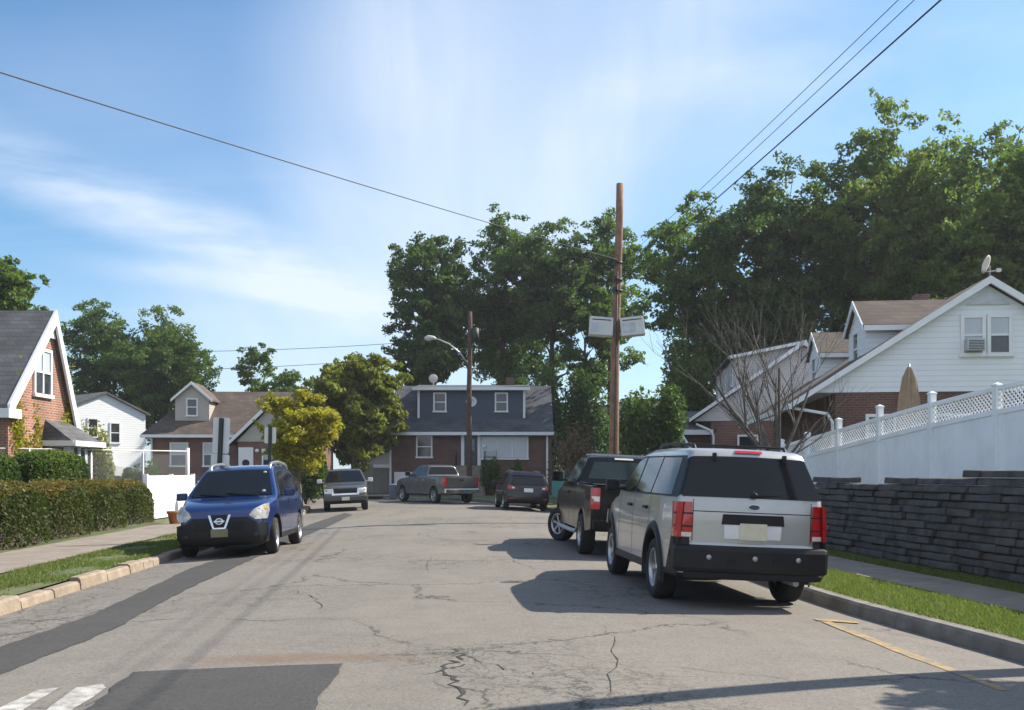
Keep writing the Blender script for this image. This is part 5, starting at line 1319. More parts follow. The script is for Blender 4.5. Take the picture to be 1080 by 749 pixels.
# ivy
rng = np.random.default_rng(3); P = []; 
for (yc, zc, sy, sz, n) in ((.75, 2.2, .22, .8, 420), (1.35, 1.7, .3, .45, 330), (.7, 3.0, .08, .35, 120), (1.9, 2.3, .1, .5, 150), (4.0, 3.0, .14, .7, 380), (3.8, 2.75, .2, .25, 140)):
    q = np.stack([rng.uniform(.01, .09, n), rng.normal(yc, sy, n), rng.normal(zc, sz, n)], 1); P.append(q)
P = np.concatenate(P); P = P[(P[:, 2] > .1) & (P[:, 1] > .26) & (P[:, 1] < 4.3)]
leaf_mesh('ivy', P, .06, M['leaf_gold'], np.clip(rng.normal(.15, .25, len(P)), 0, 1), rng, parent=H)

# --- white gabled house on the right above the fence (local +y runs along the street, -x faces it)
def rake_z(x, ze, zp, half): return zp-(zp-ze)*abs(x)/half
zt = 1.3
H = empty('white_gabled_house', (13.85, 29, zt), R(-6.5), 'white sided house with two brown roofed dormers, highest on the right', 'house')
half = 5.6; ze = 2.15; zp = 5.72; dep = 12.2
mb = MB(); mb.box(-4.3, 4.3, .0, dep, -1.2, 2.58); mb.build('wall', M['brick_brown'], H)
mb = MB(); zx = lambda z: half*(zp-z)/(zp-ze)
mb.prism([(-zx(2.6), 2.585), (zx(2.6), 2.585), (0, zp-.05)], -.03, dep+.03, 'y'); mb.build('gable_wall', M['side_white'], H)
t = .15; mb = MB(); mb.prism([(-half, ze), (0, zp), (half, ze), (half, ze+t), (0, zp+t*1.25), (-half, ze+t)], -.22, dep+.2, 'y'); ro = mb.build('roof', M['shingle_brown'], H)
mb = MB(); mb.prism([(-half-.02, ze-.03), (0, zp-.04), (half+.02, ze-.03), (half+.02, ze+t*.9), (0, zp+t*1.2), (-half-.02, ze+t*.9)], -.30, -.222, 'y'); mb.build('rake_trim', M['white'], ro)
mb = MB(); mb.box(-half-.13, -half-.0, -.3, dep+.2, ze-.06, ze+.1); mb.build('gutter', M['white'], ro)
mb = MB(); mb.tube([(-half+.1, -.1, ze-.03), (-4.55, -.1, 1.95), (-4.4, -.1, 1.7), (-4.4, -.1, -.6)], .05, 8); mb.build('downspout', M['white'], H)
mb = MB(); mb.prism([(-.62, zp-.62), (.62, zp-.62), (0, zp-.22)], -.09, -.03, 'y'); mb.build('gable_vent', M['metal'], H)
window(H, -.42, -.03, 4.22, .5, 1.0, pane='blind', low='blind', fw=.1); window(H, .32, -.03, 4.22, .5, 1.0, pane='blind', low='glass', fw=.1)
mb = MB(); mb.box(-.68, -.18, -.38, -.05, 3.74, 4.08); ac = mb.build('air_conditioner', M['metal'], H, bevel=.02)
mb = MB()
for k in range(6): mb.box(-.64, -.22, -.387, -.38, 3.78+k*.045, 3.80+k*.045)
mb.build('grille', M['under'], ac)
window(H, -3.0, 0, 1.35, .7, 1.0); window(H, -1.0, 0, 1.35, .9, 1.0)
def side_dormer(H, xf, yc, w, zb_, ze_, zp_, xback, wallm, roofm, ov=.2):
    mb = MB(); mb.prism([(yc-w/2, zb_), (yc-w/2, ze_), (yc, zp_), (yc+w/2, ze_), (yc+w/2, zb_)], xf, xback, 'x'); d = mb.build('dormer', M[wallm], H)
    sl = (zp_-ze_)/(w/2); a = w/2+ov; t = .09; e0 = ze_-ov*sl+.03
    mb = MB(); mb.prism([(yc-a, e0), (yc, zp_+.03), (yc+a, e0), (yc+a, e0+t), (yc, zp_+.03+t*1.2), (yc-a, e0+t)], xf-.12, xback, 'x'); mb.build('dormer_roof', M[roofm], d)
    mb = MB(); mb.box(xf-.1, xback-.6, yc-a-.06, yc-a, e0-.1, e0+.06); mb.prism([(yc-a, e0-.07), (yc, zp_-.06), (yc+a, e0-.07), (yc+a, e0+t*1.02), (yc, zp_+.03+t*1.25), (yc-a, e0+t*1.02)], xf-.16, xf-.122, 'x'); mb.build('dormer_trim', M['white'], d)
    window(d, xf, yc, (zb_+ze_)/2+.15, .6, .95, '-x', fw=.07)
    return d
side_dormer(H, -3.2, 2.15, 2.3, 3.2, 4.72, 5.5, .2, 'side_white', 'shingle_brown')
side_dormer(H, -3.2, 9.2, 2.3, 3.2, 4.72, 5.5, .2, 'side_white', 'shingle_brown')
mb = MB(); mb.prism([(1.2, 3.2), (1.2, 5.1), (5.2, 4.4), (5.2, 2.2)], 1.5, 8.5, 'y'); mb.build('rear_dormer', M['side_white'], H)
mb = MB(); mb.prism([(.9, 5.16), (5.5, 4.36), (5.5, 4.48), (.9, 5.3)], 1.2, 8.8, 'y'); mb.build('rear_dormer_roof', M['shingle_grey'], H)
mb = MB(); mb.box(.0, .5, 7.2, 7.7, 5.0, 6.7); mb.build('chimney', M['brick_maroon'], H)
# dish on the ridge
mb = MB(); mb.tube([(.3, .7, zp+.05), (.3, .7, zp+.5), (.25, .55, zp+.62)], .025, 6); ds = mb.build('satellite_dish', M['metal'], H)
mb = MB(); q = Matrix.Translation((.12, .5, zp+.66)) @ Matrix.Rotation(R(25), 4, 'Y') @ Matrix.Rotation(R(58), 4, 'Z')
d_ = MB(); d_.lathe([(.001, .06), (.15, .045), (.27, .0), (.28, -.01), (.15, .03), (.001, .045)], 'y', 20); d_.mapv(lambda p: q @ Vector(p)); d_.build('dish', M['offwhite'], ds)
mb.tube([q @ Vector((0, 0, -.25)), q @ Vector((0, -.4, -.1))], .012, 6); a_ = q @ Vector((0, -.42, -.08)); mb.box(a_.x-.06, a_.x+.06, a_.y-.05, a_.y+.05, a_.z-.05, a_.z+.05); mb.build('receiver_arm', M['offwhite'], ds)

# --- pale house behind it, with the long dormer and small porch roof
H = empty('pale_sided_house', (13.5, 46.2, 1.15), R(-6.5), 'pale sided brick house with a long dormer and small porch roof behind the bare tree', 'house')
half = 5.2; ze = 2.75; zp = 6.3; dep = 10
mb = MB(); mb.box(-4.2, 4.2, 0, dep, -1.2, 2.78); mb.build('wall', M['brick_maroon'], H)
zx = lambda z: half*(zp-z)/(zp-ze)
mb = MB(); mb.prism([(-zx(2.9), 2.785), (zx(2.9), 2.785), (0, zp-.05)], -.03, dep, 'y'); mb.build('gable_wall', M['side_pink'], H)
mb = MB(); mb.prism([(-half, ze), (0, zp), (half, ze), (half, ze+t), (0, zp+t*1.25), (-half, ze+t)], -.22, dep+.2, 'y'); ro = mb.build('roof', M['shingle_grey'], H)
mb = MB(); mb.prism([(-half-.02, ze-.03), (0, zp-.04), (half+.02, ze-.03), (half+.02, ze+t*.9), (0, zp+t*1.2), (-half-.02, ze+t*.9)], -.30, -.222, 'y'); mb.build('rake_trim', M['white'], ro)
mb = MB(); mb.prism([(-3.1, 4.2), (-3.1, 5.75), (-.1, 6.35), (-.1, 4.2)], .05, dep-.4, 'y'); d = mb.build('dormer', M['side_pink'], H)
mb = MB(); mb.prism([(-3.4, 5.72), (.15, 6.42), (.15, 6.54), (-3.4, 5.84)], -.15, dep-.2, 'y'); mb.build('dormer_roof', M['shingle_grey'], d)
mb = MB(); mb.prism([(-3.42, 5.66), (.15, 6.36), (.15, 6.5), (-3.42, 5.8)], -.22, -.152, 'y'); mb.build('dormer_trim', M['white'], d)
for yy in (1.2, 4.6, 8.2): window(d, -3.1, yy, 5.05, .8, 1.0, '-x')
mb = MB(); mb.box(-5.9, -4.2, .6, 3.0, -1., 2.2); mb.build('porch', M['brick_maroon'], H)
mb = MB(); mb.prism([(-.0, 2.25), (1.8, 3.2), (3.6, 2.25), (3.6, 2.4), (1.8, 3.36), (0, 2.4)], -6.6, -3.9, 'x'); mb.build('porch_roof', M['shingle_grey'], H)
mb = MB(); mb.box(-6.6, -4.1, -.09, -.0, 2.15, 2.38); mb.prism([(-.05, 2.12), (1.8, 3.1), (3.65, 2.12), (3.65, 2.4), (1.8, 3.38), (-.05, 2.4)], -6.68, -6.602, 'x'); mb.build('porch_trim', M['white'], H)
mb = MB(); mb.tube([(-half+.3, -.15, ze-.1), (-4.25, -.15, 2.35), (-4.1, -.15, 2.1), (-4.1, -.15, -.8)], .055, 8); mb.build('downspout', M['white'], H)
mb = MB(); mb.tube([(-5.6, -.4, 2.2), (-4.5, -.9, .3)], .06, 8); mb.build('downspout', M['white'], H)
window(H, -2.5, 0, 1.5, .8, 1.1)

# distant house glimpsed between the pole and the green bush
H = empty('far_white_house', (11.6, 96, 1.5), 0, 'white house glimpsed far off just right of the utility pole', 'house')
mb = MB(); mb.prism([(-2.8, -1.5), (-2.8, 6.3), (0, 6.9), (3.4, 6.9), (3.4, -1.5)], 0, 6, 'y'); mb.build('wall', M['side_white'], H)
mb = MB(); mb.prism([(-3.1, 6.3), (0, 7.0), (3.7, 7.0), (3.7, 7.15), (0, 7.15), (-3.1, 6.45)], -.3, 6.3, 'y'); mb.build('roof', M['shingle_grey'], H)
window(H, 1.2, 0, 4.9, .8, 1.2)
# garage behind, by the driveway
H = empty('garage', (-9.2, 76, .15), 0, 'low grey garage at the end of the driveway left of the brick house', 'garage')
mb = MB(); mb.prism([(-2.2, -.2), (-2.2, 2.3), (0, 3.1), (2.2, 2.3), (2.2, -.2)], 0, 5, 'y'); mb.build('wall', M['side_beige'], H)
mb = MB(); mb.prism([(-2.5, 2.2), (0, 3.15), (2.5, 2.2), (2.5, 2.34), (0, 3.3), (-2.5, 2.34)], -.2, 5.2, 'y'); mb.build('roof', M['shingle_grey'], H)
mb = MB(); mb.box(-1.5, 1.5, -.05, 0, 0, 2.0); mb.build('garage_door', M['white'], H)
fz = empty('white_fence', (-10.6, 66, .15), 0, 'white board fence between the garage and the brick house', 'fence')
mb = MB(); mb.box(0, 2.6, -.03, .03, 0, 1.7); mb.build('fence_panel', M['offwhite'], fz)
for x in (0, 1.3, 2.6):
    mb = MB(); mb.box(x-.07, x+.07, -.08, .08, 0, 1.95); mb.build('fence_post', M['white'], fz, bevel=.02)

# ------------------------------------------------------------------ left side street furniture
f = empty('white_fence', (-11.35, 30.9, .0), R(92), 'sunlit solid white fence panel at the far end of the clipped hedge', 'fence')
mb = MB(); mb.box(0, 5.0, -.03, .03, .05, 1.42)
for k in range(1, 26): mb.box(k*.187-.004, k*.187+.004, -.036, -.03, .06, 1.41)
mb.build('fence_panel', M['vinyl'], f)
for x in (-.05, 2.5, 5.05):
    mb = MB(); mb.box(x-.06, x+.06, -.065, .065, 0, 1.47); mb.build('fence_post', M['vinyl'], f, bevel=.01)
cl = empty('chain_link_fence', (-14.5, 25.9, .0), 0, 'chain link fence with pale top rail above the darker hedge', 'fence')
A = Vector((0, 0, 0)); B = Vector((2.6, 10.6, 0))
for k in range(5):
    p = A.lerp(B, k/4); mb = MB(); mb.tube([p+Vector((0, 0, -.1)), p+Vector((0, 0, 2.2 if k < 4 else 2.42))], .035 if k < 4 else .075, 8); mb.build('fence_post', M['metal'] if k < 4 else M['offwhite'], cl)
mb = MB(); mb.tube([A+Vector((0, 0, 2.16)), B+Vector((0, 0, 2.30))], .02, 8); mb.tube([A+Vector((0, 0, .2)), B+Vector((0, 0, .2))], .012, 6); mb.build('rail', M['offwhite'], cl)
mb = MB(); Ln = (B-A).length; k = -2.
while k < Ln:
    for d in (1, -1):
        s0, s1 = (k, k+2.0); z0, z1 = (.2, 2.16) if d > 0 else (2.16, .2)
        if s0 < 0: z0 += (z1-z0)*(-s0)/2.0; s0 = 0
        if s1 > Ln: z1 = z0+(z1-z0)*(Ln-s0)/(s1-s0); s1 = Ln
        if s1 > s0: mb.tube([A.lerp(B, s0/Ln)+Vector((0, 0, z0)), A.lerp(B, s1/Ln)+Vector((0, 0, z1))], .0032, 3, cap=False)
    k += .12
mb.build('mesh', M['metal'], cl)
# fire hydrant
hx, hy = -6.95*1.5+.42, 31.5
hy_ = empty('fire_hydrant', (-10.75, 34.2, .0), 0, 'red fire hydrant with white cap beside the white fence panel', 'hydrant')
mb = MB(); mb.lathe([(.001, 0), (.19, 0), (.19, .06), (.14, .08), (.13, .62), (.17, .66), (.17, .72), (.15, .76)], 'z', 18); mb.lathe([(.001, -.24), (.075, -.24), (.075, .24), (.001, .24)], 'x', 12, (0, 0, .5)); mb.lathe([(.001, -.2), (.09, -.2), (.09, 0)], 'y', 12, (0, 0, .46)); mb.build('barrel', M['red'], hy_)
mb = MB(); mb.lathe([(.16, .74), (.155, .86), (.10, .96), (.04, 1.0), (.04, 1.07), (.001, 1.07)], 'z', 18); mb.build('bonnet', M['white'], hy_)
hy_.scale = (1.1, 1.1, 1.15)
# parking signs seen from behind
def sign(label, x, y, plates, top, lean, seed):
    s = empty('parking_sign', (x, y, VH(y)-.02), 0, label, 'sign')
    mb = MB(); mb.box(-.035, .035, -.02, .0, -.2, top); mb.box(-.05, -.035, -.0, .03, -.2, top); mb.box(.035, .05, -.0, .03, -.2, top); mb.build('post', M['metal_dark'], s)
    for (zc, w, hh) in plates:
        mb = MB(); pts = []; r_ = .04
        for cx_, cz_, a0 in ((w/2-r_, hh/2-r_, 0), (-w/2+r_, hh/2-r_, 90), (-w/2+r_, -hh/2+r_, 180), (w/2-r_, -hh/2+r_, 270)):
            for k in range(4): a = R(a0+30*k); pts.append((cx_+r_*math.cos(a), zc+cz_+r_*math.sin(a)))
        mb.prism(pts, .032, .036, 'y'); mb.build('sign_plate', M['sign_back'], s)
    s.rotation_euler = (0, lean, 0); return s
sign('leaning sign post with two stacked pale plates, in front of the brown roofed house', -6.42, 21.6, [(2.34, .36, .78), (1.70, .40, .46)], 2.72, R(2.4), 1)
sign('small pale sign on a dark post just left of the golden tree', -6.95, 28.4, [(2.60, .33, .46)], 2.86, R(1), 2)
tb = empty('utility_box', (2.15, 46.5, .05), 0, 'teal box on the lawn beside the dry bush', 'box')
mb = MB(); mb.box(-.28, .28, -.25, .25, .3, 1.55); mb.build('cabinet', M['teal'], tb, bevel=.03); mb = MB(); mb.box(-.2, .2, -.2, .2, -.1, .3); mb.build('plinth', M['concrete'], tb)
pp = empty('flower_pot', (-9.95, 29.4, 0), 0, 'terracotta pot at the end of the clipped hedge', 'pot')
mb = MB(); mb.lathe([(.001, 0), (.15, 0), (.21, .30), (.24, .30), (.24, .38), (.2, .38), (.19, .30), (.001, .28)], 'z', 18); mb.build('pot', M['terracotta'], pp)
tr = empty('rubbish_bin', (-6.75, 57.0, .05), 0, 'pale blue rubbish bin by the driveway of the brick house', 'bin')
mb = MB(); mb.lathe([(.001, 0), (.24, 0), (.30, .75), (.32, .75), (.32, .8), (.001, .86)], 'z', 18); mb.build('bin', pm('pale blue plastic', (.30, .38, .48), .6), tr)

# ------------------------------------------------------------------ utility poles and lines
def upole(label, x, y, H_, lean=(0, 0), r0=.17, r1=.115, mat='pole', z0=None):
    z0 = (0 if x < 5 else hill(x, y)) if z0 is None else z0
    p = empty('utility_pole', (x, y, z0-.05), 0, label, 'utility pole')
    mb = MB(); n = 10; mb.tube([(lean[0]*k/n+.02*math.sin(k*.9), lean[1]*k/n, H_*k/n) for k in range(n+1)], [r0+(r1-r0)*k/n for k in range(n+1)], 14); mb.build('shaft', M[mat], p)
    return p
P1 = upole('tall bare brown utility pole with two pale equipment boxes, behind the black truck', 3.2, 32, 10.85, (.26, 0))
for sg, tilt in ((-1, 4), (1, -6)):
    m_ = Matrix.Translation((.15+sg*.50, -.12, 6.22)) @ Matrix.Rotation(R(tilt), 4, 'Y') @ Matrix.Rotation(R(-12), 4, 'X')
    mb = MB(); mb.box(-.38, .38, -.11, .11, -.30, .32, 0, m_); bxo = mb.build('equipment_box', M['box'], P1, bevel=.02)
    mb = MB(); mb.box(-.33, -.10 if sg < 0 else .1, -.118, -.111, -.2, .12, 0, m_); mb.build('panel', M['metal'], bxo)
    mb = MB(); mb.box(-.3, .3, -.118, -.112, .2, .23, 0, m_); mb.build('vent', M['black'], bxo)
mb = MB(); mb.bar((-.45, -.02, 6.0), (.75, -.02, 6.0), .06, .08); mb.bar((-.45, -.02, 6.4), (.75, -.02, 6.4), .06, .08); mb.build('bracket', M['metal'], P1)
mb = MB(); 
for zz_ in (7.4, 7.75, 8.3): mb.lathe([(.15, -.03), (.17, -.03), (.17, .03), (.15, .03)], 'z', 12, (.19, 0, zz_)); mb.box(.02, .10, -.24, -.14, zz_-.1, zz_+.1)
mb.build('wire_clamp', M['metal_dark'], P1)
mb = MB(); mb.tube([(.02, -.17, .2), (.10, -.17, 4), (.18, -.16, 8)], .018, 6); mb.build('ground_wire', M['wire'], P1)
P2 = upole('dark utility pole carrying the street lamp, in front of the brick house', -2.45, 56.5, 10.6, (.06, 0), .17, .12, 'pole_dark', .1)
mb = MB(); mb.tube([(0, -.05, 7.55), (-.5, -.1, 8.25), (-1.1, -.15, 8.75), (-1.7, -.2, 9.0), (-1.95, -.2, 9.05)], .05, 8); arm = mb.build('lamp_arm', M['metal'], P2)
mb = MB(); mb.tube([(-1.85, -.2, 9.05), (-2.0, -.2, 9.09), (-2.3, -.22, 9.10), (-2.5, -.22, 9.06)], [.06, .12, .15, .07], 12); mb.build('lamp_head', M['box'], arm)
mb = MB(); mb.lathe([(.001, -.05), (.11, -.03), (.13, .03)], 'z', 14, (-2.25, -.22, 8.96)); mb.build('lamp_glass', M['clear_lens'], arm)
mb = MB(); mb.lathe([(.001, 0), (.22, 0), (.22, .75), (.001, .8)], 'z', 14, (.36, 0, 8.9)); mb.build('transformer', M['metal_dark'], P2)
P3 = upole('roadside utility pole at the right kerb close to the camera', 6.05, 9.05, 9.2, (0, 0), .16, .12, 'pole', VH(9))
P4 = upole('utility pole on the left lawn close to the camera', -8.0, 8.0, 8.2, (0, 0), .15, .11, 'pole', VH(8))
GW = 'overhead lines'
def wire(name, label, a, b, sag, r=.016, n=28):
    a = Vector(a); b = Vector(b); pts = []
    for k in range(n+1): t = k/n; p = a.lerp(b, t); p.z -= sag*4*t*(1-t); pts.append(p)
    mb = MB(); mb.tube(pts, r, 6); o = mb.build(name, M['wire'], recalc=False); return tag(o, label, 'power line', GW)
top1 = (3.38, 32)
def through(px, py, z): return ((px-540)/F*z, z, EYE+(HY-py)/F*z)
wire('power_line', 'single line sagging from the tall pole to the left over the street', (3.38, 31.85, 8.33), (-8.0, 8.0, 5.95), .08, .009)
for k, (px, py, zq, hh, lab, rr) in enumerate(((945, 0, 13.0, 7.78, 'thin upper line running right from the tall pole', .006), (962, 0, 12.6, 7.62, 'thin second line running right from the tall pole', .006), (990, 0, 12.0, 7.2, 'thick lowest line running right from the tall pole', .012))):
    a = Vector((3.42, 31.85, 8.15-.28*k)); b = Vector(through(px, py, zq)); d = b-a; e = a+d*((31.85-9.05)/(31.85-b.y)); wire('power_line', lab, a, e, .05, rr)
wire('power_line', 'thin line running left from the street lamp pole', (-2.45, 56.5, 9.2), (-28, 58, 8.7), .4, .014)
wire('power_line', 'thin lower line running left from the street lamp pole', (-2.45, 56.5, 8.4), (-28, 58, 7.5), .4, .014)

# ------------------------------------------------------------------ bare branching tree on the terrace
def bare_tree(x, y, z0, seed):
    rnd = random.Random(seed); root = empty('bare_tree', (x, y, z0), 0, 'leafless branching tree at the lower end of the white fence', 'tree')
    tb = MB(); 
    def grow(p, d, r_, ln, lev):
        n = 4; pts = [p]; rr = [r_]
        for k in range(n):
            d = (d+Vector((rnd.uniform(-.13, .13), rnd.uniform(-.13, .13), .05 if lev else .02))).normalized(); pts.append(pts[-1]+d*ln/n); rr.append(r_*(1-.55*(k+1)/n))
        tb.tube(pts, rr, 7 if lev < 2 else 4, cap=lev > 2)
        if lev < 4 and r_ > .006:
            for k in range(rnd.choice((3, 4)) if lev < 3 else 4):
                j = rnd.randint(1, n); a = rnd.uniform(0, 6.28); sp = rnd.uniform(.35, .75)
                nd = (d+Vector((math.cos(a)*sp, math.sin(a)*sp, rnd.uniform(-.05, .3)))).normalized(); grow(pts[j], nd, max(.005, rr[j]*.62), ln*rnd.uniform(.55, .8), lev+1)
    tb.tube([(0, 0, -.4), (0, 0, .25), (.03, 0, .6)], [.20, .15, .14], 10)
    for a, sp, r_, ln in ((3.2, .75, .062, 2.6), (2.6, .35, .06, 2.7), (.1, .5, .055, 2.3), (5.0, .25, .055, 2.5), (1.6, .5, .05, 2.2), (3.7, 1.1, .04, 2.2), (.3, 1.1, .045, 1.7)):
        grow(Vector((.03*math.cos(a), .03*math.sin(a), .45)), Vector((math.cos(a)*sp, math.sin(a)*sp, 1)).normalized(), r_, ln, 1)
    tb.build('branches', M['bark_grey'], root, recalc=False)
    return root
bare_tree(6.55, 24.6, hill(6.55, 24.6), 4)

# thin haze volume added to lift the dark tones of far trees
hb = MB(); hb.box(-455, 455, -155, 605, -1.4, 36)
hz = tag(hb.build('haze', None), None, None, None, 'stuff')
hm = bpy.data.materials.new('thin haze'); hm.use_nodes = True; hm.node_tree.nodes.remove(hm.node_tree.nodes['Principled BSDF'])
pv = hm.node_tree.nodes.new('ShaderNodeVolumePrincipled'); pv.inputs['Color'].default_value = (.88, .93, 1, 1); pv.inputs['Density'].default_value = .00035; pv.inputs['Anisotropy'].default_value = .3
hm.node_tree.links.new(pv.outputs[0], hm.node_tree.nodes['Material Output'].inputs['Volume']); hz.data.materials.clear(); hz.data.materials.append(hm)
# ------------------------------------------------------------------ sky, sun, camera
W = bpy.data.worlds.new('World'); SC.world = W; W.use_nodes = True
N = W.node_tree.nodes; L = W.node_tree.links; bg = N['Background']
SUN_EL, SUN_AZ = R(40), math.atan2(.906, .423)          # azimuth from +Y towards +X
sky = N.new('ShaderNodeTexSky'); sky.sky_type = 'NISHITA'; sky.sun_disc = False; sky.sun_elevation = SUN_EL; sky.sun_rotation = SUN_AZ; sky.air_density = 1.0; sky.dust_density = .8; sky.ozone_density = 1.6
tc = N.new('ShaderNodeTexCoord'); sp = N.new('ShaderNodeSeparateXYZ'); L.new(tc.outputs['Generated'], sp.inputs[0])
def math_(op, a, b=None):
    m_ = N.new('ShaderNodeMath'); m_.operation = op
    for i, q in enumerate((a, b)):
        if q is None: continue
        if isinstance(q, (int, float)): m_.inputs[i].default_value = q
        else: L.new(q, m_.inputs[i])
    return m_.outputs[0]
zc = math_('ADD', math_('MAXIMUM', sp.outputs[2], 0.), .10)
cb = N.new('ShaderNodeCombineXYZ'); L.new(math_('DIVIDE', sp.outputs[0], zc), cb.inputs[0]); L.new(math_('DIVIDE', sp.outputs[1], zc), cb.inputs[1])
def cloud(rot, scl, nscale, lo, hi, seed, det=9, dist=.6):
    mp = N.new('ShaderNodeMapping'); mp.inputs['Rotation'].default_value = (0, 0, rot); mp.inputs['Scale'].default_value = scl; mp.inputs['Location'].default_value = (seed, seed*.7, seed); L.new(cb.outputs[0], mp.inputs['Vector'])
    n = N.new('ShaderNodeTexNoise'); n.inputs['Scale'].default_value = nscale; n.inputs['Detail'].default_value = det; n.inputs['Roughness'].default_value = .55; n.inputs['Distortion'].default_value = dist; L.new(mp.outputs[0], n.inputs['Vector'])
    r = N.new('ShaderNodeMapRange'); r.interpolation_type = 'SMOOTHSTEP'; r.inputs[1].default_value = lo; r.inputs[2].default_value = hi; L.new(n.outputs['Fac'], r.inputs[0]); return r.outputs[0]
def zone(u, v, spread):
    """soft region of the sky round a direction, where the cloud sheet is thicker"""
    d = Vector(((u-540)/F, 1, (HY-v)/F)).normalized()
    dp = N.new('ShaderNodeVectorMath'); dp.operation = 'DOT_PRODUCT'; L.new(tc.outputs['Generated'], dp.inputs[0]); dp.inputs[1].default_value = d
    r = N.new('ShaderNodeMapRange'); r.interpolation_type = 'SMOOTHSTEP'; r.inputs[1].default_value = math.cos(R(spread)); r.inputs[2].default_value = 1.; L.new(dp.outputs['Value'], r.inputs[0]); return r.outputs[0]
veil = cloud(R(10), (1., .25, 1.), .8, .30, .75, 1.3)
streak = cloud(R(35), (.35, 1.6, 1.), 1.1, .46, .74, 4.1)
za = zone(585, 110, 18); zb_ = zone(130, 240, 11); zl = zone(300, 310, 9); zr_ = zone(330, 390, 14)
def band(u0, v0, u1, v1, wd):
    a = Vector(((u0-540)/F, 1, (HY-v0)/F)).normalized(); b = Vector(((u1-540)/F, 1, (HY-v1)/F)).normalized(); n_ = a.cross(b).normalized()
    dp = N.new('ShaderNodeVectorMath'); dp.operation = 'DOT_PRODUCT'; L.new(tc.outputs['Generated'], dp.inputs[0]); dp.inputs[1].default_value = n_
    nz = N.new('ShaderNodeTexNoise'); nz.inputs['Scale'].default_value = 5; nz.inputs['Detail'].default_value = 6; L.new(tc.outputs['Generated'], nz.inputs['Vector'])
    w_ = math_('ADD', dp.outputs['Value'], math_('MULTIPLY', math_('SUBTRACT', nz.outputs['Fac'], .5), wd*1.6))
    r = N.new('ShaderNodeMapRange'); r.interpolation_type = 'SMOOTHSTEP'; r.inputs[1].default_value = wd; r.inputs[2].default_value = 0; L.new(math_('ABSOLUTE', w_), r.inputs[0]); return r.outputs[0]
def fine(seed, rot, sx, sy):
    mp = N.new('ShaderNodeMapping'); mp.inputs['Rotation'].default_value = (0, rot, 0); mp.inputs['Scale'].default_value = (sx, 1, sy); mp.inputs['Location'].default_value = (seed, 0, seed); L.new(tc.outputs['Generated'], mp.inputs['Vector'])
    n = N.new('ShaderNodeTexNoise'); n.inputs['Scale'].default_value = 3.; n.inputs['Detail'].default_value = 9; n.inputs['Roughness'].default_value = .58; n.inputs['Distortion'].default_value = .35; L.new(mp.outputs[0], n.inputs['Vector'])
    r = N.new('ShaderNodeMapRange'); r.inputs[1].default_value = .27; r.inputs[2].default_value = .70; L.new(n.outputs['Fac'], r.inputs[0]); return r.outputs[0]
b1 = math_('MULTIPLY', math_('MULTIPLY', band(0, 155, 330, 300, .045), zone(190, 240, 14)), fine(2.6, R(-25), 1.6, 8))
b2 = math_('MULTIPLY', math_('MULTIPLY', band(0, 262, 330, 312, .018), zone(240, 300, 10)), fine(5., R(-15), 1.5, 5))
b3 = math_('MULTIPLY', math_('MULTIPLY', band(430, 0, 470, 220, .09), zone(450, 90, 12)), fine(7., R(5), 9, 1.6))
b4 = math_('MULTIPLY', math_('MULTIPLY', band(690, 0, 590, 220, .10), zone(640, 110, 14)), fine(9., R(30), 8, 1.6))
b5 = math_('MULTIPLY', math_('MULTIPLY', band(700, 90, 900, 70, .03), zone(780, 80, 11)), fine(11., R(10), 2., 8))
wisps = math_('ADD', math_('ADD', math_('MULTIPLY', b1, .85), math_('MULTIPLY', b2, .6)), math_('ADD', math_('ADD', math_('MULTIPLY', b3, .20), math_('MULTIPLY', b4, .22)), math_('MULTIPLY', b5, .24)))
amt = math_('ADD', math_('MULTIPLY', veil, math_('ADD', math_('MULTIPLY', za, .42), .05)), math_('MULTIPLY', streak, math_('ADD', math_('MULTIPLY', zb_, .12), .04)))
amt = math_('ADD', math_('ADD', amt, wisps), math_('MULTIPLY', za, .22)); amt = math_('ADD', amt, math_('MULTIPLY', math_('ADD', zl, zr_), math_('MULTIPLY', veil, .22)))
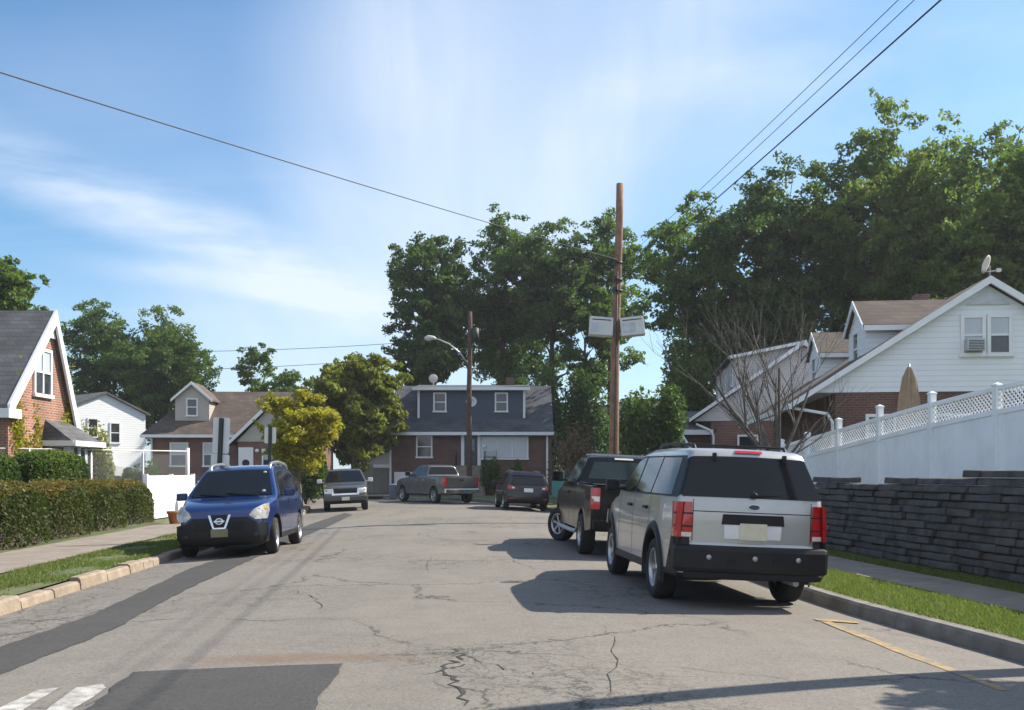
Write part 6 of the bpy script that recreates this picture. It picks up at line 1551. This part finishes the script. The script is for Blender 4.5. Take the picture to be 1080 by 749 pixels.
behind = N.new('ShaderNodeMapRange'); behind.interpolation_type = 'SMOOTHSTEP'; behind.inputs[1].default_value = .35; behind.inputs[2].default_value = -.35; L.new(sp.outputs[1], behind.inputs[0])      # bright veil added to the unseen sky behind us, lifts shaded faces
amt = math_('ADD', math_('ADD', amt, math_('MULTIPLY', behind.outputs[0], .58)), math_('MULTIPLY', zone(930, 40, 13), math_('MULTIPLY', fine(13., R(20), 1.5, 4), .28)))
low = N.new('ShaderNodeMapRange'); low.inputs[1].default_value = .0; low.inputs[2].default_value = .22; low.inputs[3].default_value = .42; low.inputs[4].default_value = 0; L.new(sp.outputs[2], low.inputs[0])
amt = math_('MINIMUM', math_('ADD', amt, low.outputs[0]), .85)
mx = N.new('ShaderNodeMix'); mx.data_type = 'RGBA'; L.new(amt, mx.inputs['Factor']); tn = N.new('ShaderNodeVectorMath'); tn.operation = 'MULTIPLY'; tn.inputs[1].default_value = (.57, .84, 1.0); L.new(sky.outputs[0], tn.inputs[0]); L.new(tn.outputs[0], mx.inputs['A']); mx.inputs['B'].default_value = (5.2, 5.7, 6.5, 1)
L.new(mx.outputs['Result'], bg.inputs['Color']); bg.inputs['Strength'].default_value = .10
sd = bpy.data.lights.new('sun', 'SUN'); sd.energy = 4.9; sd.angle = R(.53); sd.color = (1., .91, .78)
so = bpy.data.objects.new('sun', sd); COL.objects.link(so)
dirv = Vector((math.sin(SUN_AZ)*math.cos(SUN_EL), math.cos(SUN_AZ)*math.cos(SUN_EL), math.sin(SUN_EL)))
so.rotation_euler = (-dirv).to_track_quat('-Z', 'Y').to_euler(); so.location = dirv*60
cd = bpy.data.cameras.new('camera'); cd.sensor_width = 36; cd.lens = F/1080*36; cd.shift_y = (HY-374.5)/1080; cd.clip_end = 5000; cd.clip_start = .1
co = bpy.data.objects.new('camera', cd); COL.objects.link(co); co.location = (0, 0, EYE); co.rotation_euler = (R(90), 0, 0); SC.camera = co
SC.view_settings.view_transform = 'Standard'; SC.view_settings.look = 'None'; SC.view_settings.exposure = .85; SC.view_settings.gamma = 1; SC.view_settings.use_curve_mapping = False
SC.cycles.max_bounces = 8; SC.cycles.transparent_max_bounces = 8
